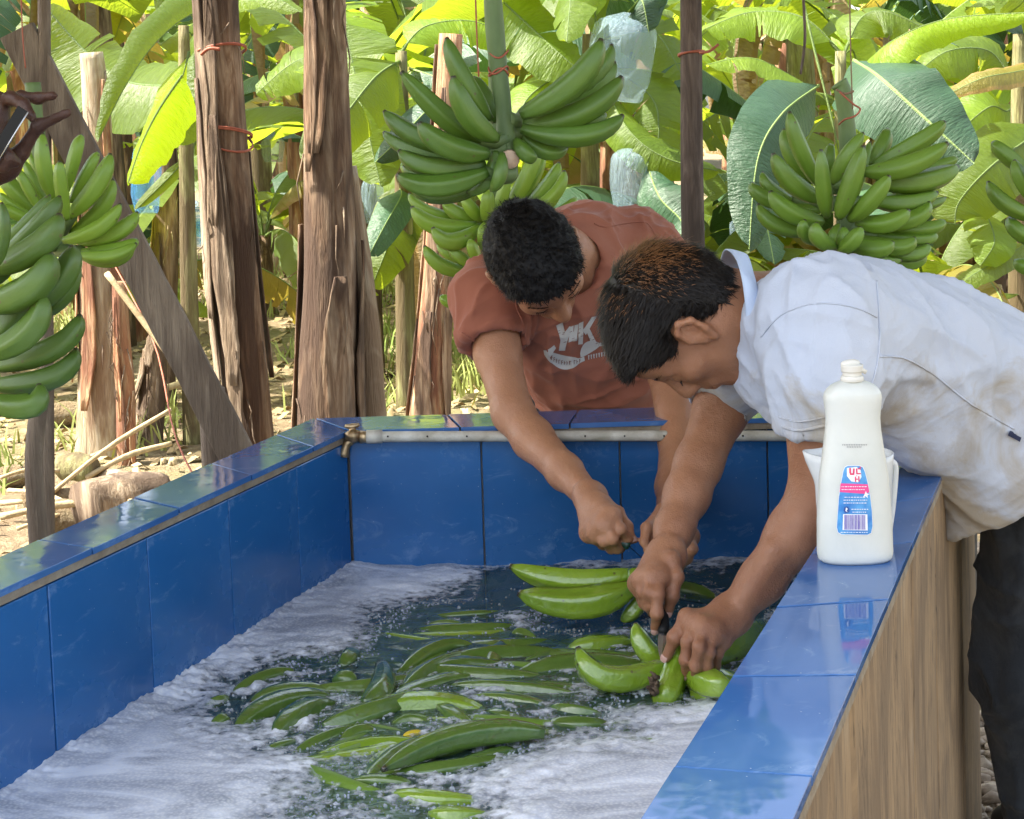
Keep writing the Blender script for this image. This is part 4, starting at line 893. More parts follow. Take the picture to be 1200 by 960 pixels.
for i, (xx, yy, row) in enumerate(spots):
    k = r_.randrange(6)
    if k == 3 and row > 4: k = 4
    root = protos[k] if k not in used_p else copy_tree(protos[k]); used_p.add(k)
    root.location = (xx, yy, gz(xx, yy)); root.rotation_euler = (0, 0, r_.uniform(0, 6.28)); s_ = r_.uniform(.85, 1.15)*(1+.03*row); root.scale = (s_, s_, s_)
    pxx = W2P(Vector((xx, yy, 1.6)))[0]; LM = [(-1e9, 'outside the left edge'), (0, 'at the left edge behind the leaning board'), (120, 'behind the leaning board, left of the thick left post'), (225, 'behind the thick left post'), (305, 'between the two thick posts'), (430, 'right of the second thick post'), (540, 'behind the thick stalked bunch'), (680, 'left of the dark pole'), (825, 'right of the dark pole'), (930, 'behind the right bunch'), (1080, 'near the right edge'), (1200, 'outside the right edge')]
    where = [t for a_, t in LM if pxx >= a_][-1]; dist = ['closest', 'second nearest', 'third nearest', 'middle distance', 'rather far', 'far', 'very far', 'farthest'][row]; look = ['full crowned', 'tall', 'leafy', 'short', 'tallest', 'low bushy'][k]
    root['label'] = look+' banana '+where.replace('just ', '').replace(', left of the thick left post', '')+', '+dist+' row'
    root['group'] = 'banana plants of the plantation, nearer rows' if row < 3 else 'banana plants of the plantation, farther rows'
# low suckers that close the gaps between the trunks
su = [make_proto(31+i, [6, 7, 5][i], [.45, .75, .3][i]) for i in range(3)]
sp2 = [(-3.2, 8.4), (.15, 9.4), (.95, 8.8), (1.35, 9.9), (2.15, 8.3), (2.7, 9.3), (3.3, 10.5), (-2.5, 10.8), (-1.9, 12.2), (.3, 12.4), (1.0, 13), (2.0, 12.2), (3.0, 13.1), (4.0, 12), (-3.6, 12.5), (-.2, 15), (.8, 16), (-2, 15.5), (2.4, 15.8), (3.6, 16), (-4, 16.5), (-1.2, 17.5), (1.8, 18), (.1, 19)]
for i, (xx, yy) in enumerate(sp2):
    k = i if i < 3 else r_.randrange(3); root = su[k] if i < 3 else copy_tree(su[k]); root.location = (xx, yy, gz(xx, yy)); root.rotation_euler = (0, 0, r_.uniform(0, 6.28)); s_ = r_.uniform(.75, 1.0); root.scale = (s_,)*3
    pxx = W2P(Vector((xx, yy, .8)))[0]; where = [t for a_, t in LM if pxx >= a_][-1]
    root['label'] = ['low spreading', 'young', 'ankle high'][k]+(' slender' if i > 20 else '')+' banana sucker '+where.replace(', left of the thick left post', '')+(', nearer' if yy < 11 else ', farther' if yy < 14.5 else ', far back')+(' left side' if (i*7)%3==0 else ''); root['category'] = 'banana plant'; root['group'] = 'young banana suckers on the plantation floor'
for k in range(6):
    if k not in used_p:
        for ch in list(protos[k].children): bpy.data.objects.remove(ch)
        bpy.data.objects.remove(protos[k])
# ================================================================ blue bags on far bunches
mt_bag = M('blue_bag', (.10, .38, .75), .25, Transmission_Weight=.0); mt_bag2 = M('pale_bag', (.34, .48, .56), .25)
for m_ in (mt_bag, mt_bag2):
    x = N(m_); x.set('Normal', x.bump(x.noise(x.coord('Object', (8, 8, 2)), 5, 6, .6, 1), .9, .03)); m_.node_tree.nodes['Principled BSDF'].inputs['Alpha'].default_value = .34
def bag(lab, px0, py0, px1, py1, wd, Y, mat):
    a, b = P(px0, py0, Y), P(px1, py1, Y); r0_ = mpx(wd/2, Y); pts = poly([a, a.lerp(b, .15), a.lerp(b, .5), a.lerp(b, .85), b], 16)
    V, F, UVs = tube(pts, [r0_*q for q in (.15, .3, .55, .8, .95, 1, 1.02, 1, .98, .95, .95, .9, .85, .85, .8, .75)], 18, False, lambda i, an: 1+.16*mnoise.noise(Vector((math.cos(an)*2, math.sin(an)*2, i*.25+px0))))
    me = mesh(V, F, UVs); recentre(me, a); tag(link('fruit_bag', me, mat, None, a), lab, 'plastic bag', 'plastic bags over growing bunches')
bag('bright blue plastic bag between the yellow young leaf and the thin brown trunk', 172, 165, 172, 250, 34, 7.8, mt_bag)
bag('small blue plastic bag low behind the thick left post', 230, 235, 232, 290, 16, 8.6, mt_bag)
bag('pale blue plastic bag behind the right fingers of the large dark bunch', 735, 15, 722, 118, 74, 7.7, mt_bag2)
bag('clear pale plastic bag hanging left of the dark pole above the orange shirt', 738, 170, 742, 262, 50, 8.0, mt_bag2)
bag('pale blue plastic bag right of the second post at half height', 436, 205, 438, 262, 24, 8.6, mt_bag2)
bag('small blue plastic bag right of the second post, lower down', 444, 262, 440, 305, 18, 9.0, mt_bag)
bag('bluish plastic bag seen high between the two thick posts', 320, 160, 320, 190, 26, 9.5, mt_bag2)
bag('pale plastic bag low beside the dark pole on its right', 868, 255, 868, 300, 26, 9.0, mt_bag2)
# ================================================================ far trees (a mass of foliage) 
r2 = np.random.default_rng(3)
def foliage_cloud(centres, radii, n, size, seed):
    r2 = np.random.default_rng(seed); k = r2.integers(0, len(centres), n); d = r2.normal(size=(n, 3)); d /= np.linalg.norm(d, axis=1)[:, None]
    c = np.array(centres)[k]+d*np.array(radii)[k][:, None]*(r2.random(n)[:, None]**.25)*np.array([1, 1, .8]); a = r2.normal(size=(n, 3)); a /= np.linalg.norm(a, axis=1)[:, None]; b = np.cross(a, r2.normal(size=(n, 3))); b /= np.linalg.norm(b, axis=1)[:, None]
    s_ = size*(.6+.8*r2.random(n))[:, None]; V = np.stack([c-a*s_, c+b*s_*.5, c+a*s_, c-b*s_*.5], 1).reshape(-1, 3); return V, np.arange(4*n).reshape(-1, 4)
mt_fol = bpy.data.materials.new('far_foliage'); mt_fol.use_nodes = True; x = N(mt_fol); x.b.inputs['Roughness'].default_value = .6
fc = x.ramp(x.noise(x.coord('Object'), .45, 5, .7), [(.35, (.06, .13, .02)), (.6, (.17, .26, .05)), (.75, (.24, .32, .06))]); x.base(fc)
t = x.n('BsdfTranslucent'); t.inputs[0].default_value = (.30, .42, .06, 1); mx = x.n('MixShader'); mx.inputs[0].default_value = .35; x.l(x.b.outputs[0], mx.inputs[1]); x.l(t.outputs[0], mx.inputs[2]); x.l(mx.outputs[0], x.t.nodes['Material Output'].inputs['Surface'])
cs = []; rs_ = []
for i in range(110):
    cs.append((r2.uniform(-26, 26), r2.uniform(38, 48), r2.uniform(2, 21))); rs_.append(r2.uniform(1.8, 3.4))
V, q = foliage_cloud(cs, rs_, 110000, .26, 5); o = link('far_woods', fastmesh(V, q, False), mt_fol); tag(o, 'mass of leafy trees beyond the banana plantation', 'woods', kind='stuff')
# ================================================================ litter, sticks, grass
def scatter_leaves(n, xr, yr, size, seed, mats, name, lab, cat):
    r2 = np.random.default_rng(seed); V = []; F = []
    for i in range(n):
        px = r2.uniform(*xr); yy = r2.uniform(*yr); xx = px; z = gz(xx, yy)+.01
        if abs(xx) < 1.2 and yy < 3.3: continue
        s_ = size*r2.uniform(.5, 1.6); a = r2.uniform(0, 6.28); d = np.array([math.cos(a), math.sin(a), r2.uniform(-.2, .4)]); e = np.array([-math.sin(a), math.cos(a), r2.uniform(-.3, .3)])*r2.uniform(.15, .4)
        c = np.array([xx, yy, z]); o = len(V); V += [c-d*s_, c-d*s_*.3+e*s_+[0, 0, .3*s_], c-d*s_*.3-e*s_, c+d*s_*.5+e*s_*.8, c+d*s_*.5-e*s_*.8+[0, 0, .35*s_], c+d*s_]
        F += [(o, o+2, o+1), (o+1, o+2, o+4, o+3), (o+3, o+4, o+5)]
    return tag(link(name, mesh(V, F, None, False), mats), lab, cat, kind='stuff')
mt_lit = noisy('dry_litter', (.24, .16, .075), (.48, .37, .19), 3, .8, .2)
scatter_leaves(9000, (-4.5, 5), (3.6, 16), .040, 1, mt_lit, 'leaf_litter', 'dry banana leaf litter strewn over the plantation floor', 'litter')
mt_grass = M('grass', (.14, .22, .04), .7); x = N(mt_grass); x.base(x.ramp(x.noise(x.coord(), .8, 3), [(.35, (.20, .28, .05)), (.65, (.40, .42, .13))]))
V = []; F = []; rg_ = random.Random(5)
for cl_ in range(700):
    cx = rg_.uniform(-5, 5); cy = rg_.uniform(6.3, 17)
    if mnoise.noise(Vector((cx*.7, cy*.5, 9))) < -.05: continue
    for k in range(34):
        bx, by = cx+rg_.gauss(0, .13), cy+rg_.gauss(0, .13); hh = rg_.uniform(.05, .2); dx, dy = rg_.gauss(0, .07), rg_.gauss(0, .07); z = gz(bx, by); w_ = .006; o = len(V)
        V += [(bx-w_, by, z), (bx+w_, by, z), (bx+dx*.4-w_*.7, by+dy*.4, z+hh*.6), (bx+dx*.4+w_*.7, by+dy*.4, z+hh*.6), (bx+dx, by+dy, z+hh)]; F += [(o, o+1, o+3, o+2), (o+2, o+3, o+4)]
tag(link('grass', mesh(V, F, None, False), mt_grass), 'patches of low grass and weeds between the banana trunks', 'grass', kind='stuff')
mt_stick = noisy('dry_stalk', (.30, .22, .11), (.58, .46, .27), 5, .8, .4, stretch=(6, 6, 6))
GS = 'dry stalks lying in a heap left of the tank'
sk_list = [((0, 590), (205, 588), 7), ((60, 598), (225, 575), 8), ((0, 606), (150, 590), 9), ((130, 585), (300, 628), 9), ((150, 570), (235, 600), 7), ((100, 560), (200, 520), 7), ((55, 582), (200, 480), 6),
  ((150, 478), (232, 445), 8), ((160, 470), (235, 452), 6), ((120, 605), (265, 648), 8), ((10, 575), (90, 595), 6), ((140, 560), (200, 572), 6), ((90, 545), (160, 520), 5), ((200, 545), (205, 590), 8), ((190, 545), (193, 588), 5),
  ((0, 560), (70, 552), 5), ((20, 620), (120, 600), 5), ((110, 610), (135, 570), 4)]
desc = ['long straight', 'slightly bent', 'thick pale', 'slanting', 'short thin', 'thin raised', 'long rising', 'propped', 'thin propped', 'lowest', 'short left', 'small crossed', 'broken', 'upright', 'thin upright', 'flat far', 'faint near', 'tiny leaning']
for i, ((x0_, y0_), (x1_, y1_), w_) in enumerate(sk_list):
    z = .06+.02*(i % 4); a = U(x0_, y0_, z); b = U(x1_, y1_, z) if i not in (13, 14) else P(x1_, y1_-45, a.y)
    if i in (5, 6, 7, 8): b = P(x1_, y1_, a.y+.3)
    m = (a+b)*.5+Vector((0, 0, .02)); pts = poly([a, m, b], 10); V, F, UVs = tube(pts, mpx(w_/2, a.y), 7, True, lambda k, an: 1+.12*math.sin(an*2+k)); me = mesh(V, F, UVs); recentre(me, m)
    tag(link('dry_stalk', me, mt_stick, None, m), desc[i]+' dry stalk in the heap on the ground left of the tank', 'stalk', GS)
def lump(name, lab, cat, a, b, r0_, mat, seed):
    V, F, UVs = trunk_tube([a, a.lerp(b, .4)+Vector((0, 0, .01)), b], [r0_, r0_*1.1, r0_*.9], 14, 14, seed, .2); c = (a+b)*.5; me = mesh(V, F, UVs); recentre(me, c); tag(link(name, me, mat, None, c), lab, cat)
lump('log', 'short weathered log lying on the soil outside the left tank wall', 'log', U(100, 600, .10), U(185, 580, .10), .10, tm_grey, 3)
lump('green_stalk_piece', 'cut yellow green banana stalk piece lying on the dry stalks', 'stalk piece', U(76, 548, .10), U(108, 552, .10), .055, tm_green, 4)
lump('green_stalk_piece', 'long pale green stalk lying on the ground near the dry stalks', 'stalk piece', U(112, 558, .06), U(190, 575, .06), .03, tm_pale, 5)
for i, (px, py, s_) in enumerate([(60, 592, .11), (75, 610, .10), (88, 585, .08), (20, 560, .07), (78, 488, .10)]):
    c = U(px, py, s_*.5); lump('clod', ['big dark soil clod by the crooked branch', 'soil clod nearest the tank wall', 'small clod beside the log', 'flat clod at the left edge', 'round rough clod beyond the crooked branch'][i], 'soil clod', c-Vector((s_*.8, 0, 0)), c+Vector((s_*.8, .02, 0)), s_*.6, mt_ground, i)
# plant props: string lines
def string(lab, pts, r, mat):
    me = mesh(*tube(poly(pts, 14), r, 5)); c = pts[0]; recentre(me, c); tag(link('string', me, mat, None, c), lab, 'string')
string('thin brown stick crossing behind the leaning board', [P(125, 320, 5.6), P(205, 425, 5.5), P(255, 485, 5.4)], .012, mt_stick)
string('thin red string running down beside the leaning board to the tank rim', [P(128, 300, 6.2), P(180, 400, 5.6), P(205, 510, 5.0), P(240, 580, 4.6)], .003, mt_wire)
string('dark cord hanging from the roof left of the right bunch', [P(938, -60, 3.2), P(942, 10, 3.2), P(943, 50, 3.2), P(938, 87, 3.2)], .003, wood_pole)
string('thin red string hanging behind the fingers of the large dark bunch', [P(556, -60, 3.4), P(558, 20, 3.4), P(561, 90, 3.4)], .0018, mt_wire)
# small gravel in front of the man's feet on the right
r2 = np.random.default_rng(8); n_ = 9000; gxp = r2.uniform(.75, 2.2, n_); gyp = r2.uniform(1.6, 5.2, n_); gs = r2.gamma(2.5, .0035, n_)+.003
cc = np.stack([gxp, gyp, gs*.4], 1); jit = 1+.35*r2.normal(size=(n_, len(bv), 1)).clip(-1, 1); V = (cc[:, None]+bv[None]*gs[:, None, None]*jit*np.array([1.3, 1, .7])).reshape(-1, 3); q = (bf[None]+(np.arange(n_)*len(bv))[:, None, None]).reshape(-1, 3)
mt_grav = noisy('gravel', (.22, .16, .11), (.48, .40, .30), 25, .9, .3)
tag(link('gravel', fastmesh(V, q, False), mt_grav), 'brown gravel and chips on the ground at the right of the tank', 'gravel', kind='stuff')
# ================================================================ SDF MODELLING (bodies are one continuous surface)
def V3(p): return np.array([p[0], p[1], p[2]], dtype=np.float32)
class Sdf:
    def __init__(s, lo, hi, h):
        s.lo = np.array(lo, dtype=np.float32); s.h = h; s.n = np.ceil((np.array(hi)-s.lo)/h).astype(int)+1; s.a = np.full(s.n, .2, dtype=np.float32)
    def _box(s, lo, hi):
        i0 = np.clip(np.floor((lo-s.lo)/s.h).astype(int), 0, s.n); i1 = np.clip(np.ceil((hi-s.lo)/s.h).astype(int)+1, 0, s.n)
        if (i1-i0 <= 0).any(): return None, None
        ax = [s.lo[k]+s.h*np.arange(i0[k], i1[k], dtype=np.float32) for k in range(3)]
        return tuple(slice(i0[k], i1[k]) for k in range(3)), np.stack(np.meshgrid(*ax, indexing='ij'), -1)
    def _apply(s, sl, d, k, mode):
        a = s.a[sl]
        if mode == 'sub': d = -d
        if mode in ('sub', 'int'):
            if k > 0: h = np.maximum(k-np.abs(a-d), 0)/k; s.a[sl] = np.maximum(a, d)+h*h*k*.25
            else: s.a[sl] = np.maximum(a, d)
        else:
            h = np.maximum(k-np.abs(a-d), 0)/max(k, 1e-6); s.a[sl] = np.minimum(a, d)-h*h*k*.25
    def cone(s, a, b, ra, rb, k=.02, mode='add', flat=None):
        a, b = V3(a), V3(b); m = max(ra, rb)*1.05+k+.012; sl, X = s._box(np.minimum(a, b)-m, np.maximum(a, b)+m)
        if sl is None: return s
        ab = b-a; L2 = float(ab@ab)+1e-9; v = X-a; t = np.clip((v@ab)/L2, 0, 1); v -= t[..., None]*ab
        if flat is not None:
            n, f = V3(Vector(flat[0]).normalized()), flat[1]; vn = v@n; v += vn[..., None]*n*(1/f-1)
        s._apply(sl, np.sqrt((v*v).sum(-1))-(ra+(rb-ra)*t), k, mode); return s
    def chain(s, pts, rad, k=.012, mode='add', flat=None):
        for i in range(len(pts)-1): s.cone(pts[i], pts[i+1], rad[i], rad[i+1], k, mode, flat)
        return s
    def ell(s, c, r, M3=None, k=.02, mode='add'):
        c = V3(c); r = np.array(r, dtype=np.float32); m = float(max(r))+k+.012; sl, X = s._box(c-m, c+m)
        if sl is None: return s
        v = X-c
        if M3 is not None: v = v@M3
        k0 = np.sqrt(((v/r)**2).sum(-1)); k1 = np.sqrt(((v/(r*r))**2).sum(-1))+1e-6; s._apply(sl, k0*(k0-1)/k1, k, mode); return s
    def plane(s, p, n, c=None, rad=None, k=0.0):
        """cut away everything on the +n side of p, within rad of p if given"""
        p, n = V3(p), V3(Vector(n).normalized()); R_ = rad or 9
        sl, X = s._box(p-R_, p+R_)
        if sl is None: return s
        d = (X-p)@n
        if rad: d = np.where(((X-p)**2).sum(-1) < rad*rad, d, -9)
        s._apply(sl, d, k, 'int'); return s
    def verts(s):
        a = s.a; neg = a < 0; n = a.shape
        c = [neg[i:n[0]-1+i, j:n[1]-1+j, k:n[2]-1+k] for i in (0, 1) for j in (0, 1) for k in (0, 1)]
        cnt = sum(x.astype(np.int8) for x in c); act = (cnt > 0) & (cnt < 8); idx = np.argwhere(act); vid = np.full(act.shape, -1, np.int32); vid[act] = np.arange(len(idx))
        cor = np.array([(i, j, k) for i in (0, 1) for j in (0, 1) for k in (0, 1)]); val = np.stack([a[idx[:, 0]+o[0], idx[:, 1]+o[1], idx[:, 2]+o[2]] for o in cor], 1)
        ps = np.zeros((len(idx), 3), np.float32); w_ = np.zeros((len(idx), 1), np.float32)
        for p in range(8):
            for q in range(p+1, 8):
                if np.abs(cor[p]-cor[q]).sum() != 1: continue
                A, B = val[:, p], val[:, q]; m = (A < 0) != (B < 0); t = np.where(m, A/(A-B+1e-12), 0)[:, None]
                ps += np.where(m[:, None], cor[p]+t*(cor[q]-cor[p]), 0); w_ += m[:, None]
        v = s.lo+(idx+ps/w_)*s.h; F = []
        for ax in range(3):
            sl0 = [slice(1, n[k]-1) for k in range(3)]; sl0[ax] = slice(0, n[ax]-1); sl1 = list(sl0); sl1[ax] = slice(1, n[ax])
            A, B = neg[tuple(sl0)], neg[tuple(sl1)]; e = np.argwhere(A != B); o = np.array([1, 1, 1]); o[ax] = 0; g = e+o; fl = A[tuple(e.T)]
            u, w2 = [(1, 2), (2, 0), (0, 1)][ax]; du = np.zeros(3, int); du[u] = 1; dw = np.zeros(3, int); dw[w2] = 1
            q = np.stack([vid[tuple((g-du-dw).T)], vid[tuple((g-dw).T)], vid[tuple(g.T)], vid[tuple((g-du).T)]], 1); q[~fl] = q[~fl][:, ::-1]; F.append(q)
        return v, np.concatenate(F)
def vn3(p, seed=0):
    """value noise on (n,3) points, 0..1"""
    i = np.floor(p).astype(np.int64); f = (p-i).astype(np.float32); f = f*f*(3-2*f); r = 0
    for a in (0, 1):
        for b in (0, 1):
            for c in (0, 1):
                h = (i[:, 0]+a)*73856093 ^ (i[:, 1]+b)*19349663 ^ (i[:, 2]+c)*83492791 ^ seed*2654435; h = (h*(h*h*15731+789221)+1376312589) & 0x7fffffff
                r = r+(h/0x7fffffff)*(f[:, 0] if a else 1-f[:, 0])*(f[:, 1] if b else 1-f[:, 1])*(f[:, 2] if c else 1-f[:, 2])
    return r
def vnormals(v, q):
    n = np.zeros_like(v); fn = np.cross(v[q[:, 2]]-v[q[:, 0]], v[q[:, 3]]-v[q[:, 1]])
    for k in range(4): np.add.at(n, q[:, k], fn)
    return n/(np.linalg.norm(n, axis=1)[:, None]+1e-12)
def relax(v, q, it=1, lam=.5):
    for _ in range(it):
        s_ = np.zeros_like(v); c = np.zeros((len(v), 1), np.float32)
        for k in range(4):
            for m in (1, 3): np.add.at(s_, q[:, k], v[q[:, (k+m) % 4]]); np.add.at(c, q[:, k], 1)
        v = v+lam*(s_/c-v)
    return v
def sdf_obj(s, name, mat, parent, it=1, disp=None):
    v, q = s.verts(); v = relax(v, q, it)
    if disp is not None: v = v+vnormals(v, q)*disp(v)[:, None]
    me = fastmesh(v, q); c = wloc(parent) if parent else Vector((0, 0, 0)); recentre(me, c); o = link(name, me, mat, parent, c)
    return o, v, q
def bvh_of(v, q): return BVHTree.FromPolygons([tuple(x) for x in v], [tuple(f) for f in q])
def hit(bvh, px, py, off=.0015):
    d = ray(px, py).normalized(); h = bvh.ray_cast(CAM, d)
    if h[0] is None: return None
    n = h[1] if h[1].dot(d) < 0 else -h[1]
    return h[0]+n*off
# ---------------------------------------------------------------- materials
def skin(name, a, b, dark):
    m = M(name, a, .48, Specular_IOR_Level=.4); x = N(m); v = x.coord(); f = x.noise(v, 16, 5, .6); c = x.ramp(f, [(.3, a), (.7, b)]); c = x.mix(x.ramp(x.noise(v, 5, 3), [(.35, (.5, .5, .5)), (.6, (0, 0, 0))]), c, dark)
    x.base(c); x.set('Roughness', x.ramp(x.noise(v, 60, 3), [(.3, (.30,)*3), (.7, (.55,)*3)]))
    vo = x.n('TexVoronoi'); vo.inputs['Scale'].default_value = 420; x.l(v, vo.inputs['Vector'])
    x.set('Normal', x.bump(x.math('ADD', x.math('MULTIPLY', vo.outputs['Distance'], .25), x.noise(v, 95, 6, .75)), .55, .003)); b_ = x.b; b_.inputs['Subsurface Weight'].default_value = .12; b_.inputs['Subsurface Radius'].default_value = (.012, .004, .002); b_.inputs['Subsurface Scale'].default_value = .6
    return m
sk_m1 = skin('brown_skin', (.40, .185, .095), (.48, .235, .13), (.30, .13, .065)); sk_m2 = skin('tan_skin', (.31, .135, .068), (.40, .19, .10), (.21, .085, .042)); sk_m3 = skin('deep_brown_skin', (.060, .025, .016), (.09, .04, .026), (.035, .015, .010))
mt_nail = M('nail', (.52, .30, .24), .3)
def cloth(name, a, b, scale=3, rough=.85, stains=None, wbump=.25):
    m = M(name, a, rough, Sheen_Weight=.15, Specular_IOR_Level=.2); x = N(m); v = x.coord(); c = x.ramp(x.noise(v, scale, 4, .55, .4), [(.3, a), (.7, b)])
    if stains and len(stains) == 3: c = x.mix(x.ramp(x.noise(v, 5.5, 6, .65, .8), [(.50, (0, 0, 0)), (.68, (.75, .75, .75))]), c, stains)
    elif stains:      # mud and sap soaked into the lower part of the cloth, plus a few spots
        f = x.noise(v, 7, 6, .65, .8); sp_ = x.n('SeparateXYZ'); x.l(v, sp_.inputs[0]); lowz = x.math('MULTIPLY', x.math('SUBTRACT', stains[3], sp_.outputs[2]), 2.2)
        c = x.mix(x.ramp(x.math('ADD', f, x.math('MINIMUM', lowz, .12)), [(.52, (0, 0, 0)), (.72, (.8, .8, .8))]), c, stains[:3])
    wv = x.noise(x.coord('Object', (700, 700, 700)), 1, 2, .5); x.base(x.mix(x.math('MULTIPLY', wv, .12), c, tuple(i*.6 for i in a)))
    x.set('Normal', x.bump(x.math('ADD', x.math('MULTIPLY', wv, .25), x.noise(v, 22, 5, .6, .5)), wbump, .01)); return m
mt_tee = cloth('rust_cotton', (.33, .112, .068), (.42, .160, .098)); mt_jean = cloth('black_denim', (.012, .015, .02), (.03, .035, .042), 8, .85, (.07, .075, .08), .5)
mt_shirt = cloth('pale_shirt_cloth', (.45, .50, .61), (.55, .585, .66), 2, .8, (.36, .29, .18, 1.02), .3); mt_collar = cloth('pale_blue_collar', (.46, .56, .74), (.55, .63, .76), 2)
mt_shoe = M('rubber_boot', (.02, .02, .02), .5)
mt_hair = M('black_hair', (.006, .005, .005), .6, Specular_IOR_Level=.25); x = N(mt_hair)
mt_hair2 = M('dark_hair', (.010, .007, .005), .55, Specular_IOR_Level=.25)
# ---------------------------------------------------------------- head
def head(S, c, up, fw, s=1.0, neck=None, k=.012):
    up = Vector(up).normalized(); fw = Vector(fw); fw = (fw-up*fw.dot(up)).normalized(); rt = fw.cross(up).normalized(); c = Vector(c)
    M3 = np.array([[rt.x, fw.x, up.x], [rt.y, fw.y, up.y], [rt.z, fw.z, up.z]], dtype=np.float32)
    L = lambda x, y, z: c+(rt*x+fw*y+up*z)*s
    S.ell(L(0, -.012, .036), np.array([.076, .096, .082])*s, M3, .01); S.ell(L(0, .030, -.022), np.array([.060, .064, .078])*s, M3, .03*s); S.cone(L(-.022, .055, .055), L(.022, .055, .055), .034*s, .034*s, .03*s)
    for e in (-1, 1):
        S.cone(L(e*.052, -.005, -.045), L(e*.020, .062, -.094), .017*s, .016*s, .025*s); S.ell(L(e*.043, .056, -.016), np.array([.022, .024, .018])*s, M3, .02*s)
        S.cone(L(e*.012, .084, .022), L(e*.044, .070, .024), .009*s, .008*s, .015*s)
        S.ell(L(e*.031, .097, .002), np.array([.017, .014, .012])*s, M3, .012*s, 'sub'); S.ell(L(e*.031, .076, .000), np.array([.0145, .0135, .0125])*s, M3, .004*s)
        S.ell(L(e*.012, .098, -.034), np.array([.009, .010, .008])*s, M3, .006*s); S.ell(L(e*.007, .101, -.0415), np.array([.0035, .005, .003])*s, M3, .003*s, 'sub')
        # ear: rim, lobe, hollow
        rim = [L(e*.072, .008, -.022), L(e*.080, .012, .004), L(e*.087, .002, .027), L(e*.090, -.014, .030), L(e*.090, -.023, .012), L(e*.084, -.014, -.014), L(e*.076, -.001, -.034)]
        S.chain(rim, [.0055*s, .0045*s, .0045*s, .005*s, .0052*s, .0055*s, .0062*s], .006*s); S.cone(L(e*.073, -.004, .018), L(e*.073, -.003, -.018), .019*s, .013*s, .008*s, flat=(rt, .55))
        S.ell(L(e*.090, -.001, -.002), np.array([.009, .0075, .010])*s, M3, .004*s, 'sub'); S.cone(L(e*.081, -.012, .018), L(e*.081, -.010, .002), .003*s, .003*s, .004*s)
    S.cone(L(0, .066, -.096), L(0, .062, -.090), .019*s, .020*s, .025*s); S.cone(L(0, .084, .020), L(0, .109, -.028), .0075*s, .0125*s, .012*s)
    S.ell(L(0, .080, -.058), np.array([.030, .014, .020])*s, M3, .02*s); S.ell(L(0, .0925, -.0545), np.array([.023, .008, .0062])*s, M3, .006*s); S.ell(L(0, .0905, -.0665), np.array([.020, .009, .0078])*s, M3, .006*s); S.cone(L(-.024, .0905, -.0603), L(.024, .0905, -.0603), .0018*s, .0018*s, .003*s, 'sub')
    S.ell(L(0, .092, -.077), np.array([.018, .006, .004])*s, M3, .005*s, 'sub')
    if neck is not None: S.cone(L(0, -.025, -.045), neck[0], .056*s, neck[1], .03); S.cone(L(0, -.045, .0), neck[0], .05*s, neck[1], .03)
    return L, M3, (rt, fw, up, c)
def hairline(y): return np.interp(y, [-.12, -.075, -.045, -.02, .0, .012, .035, .055, .075, .12], [-.062, -.060, -.045, .000, .030, .022, .020, .050, .072, .080])
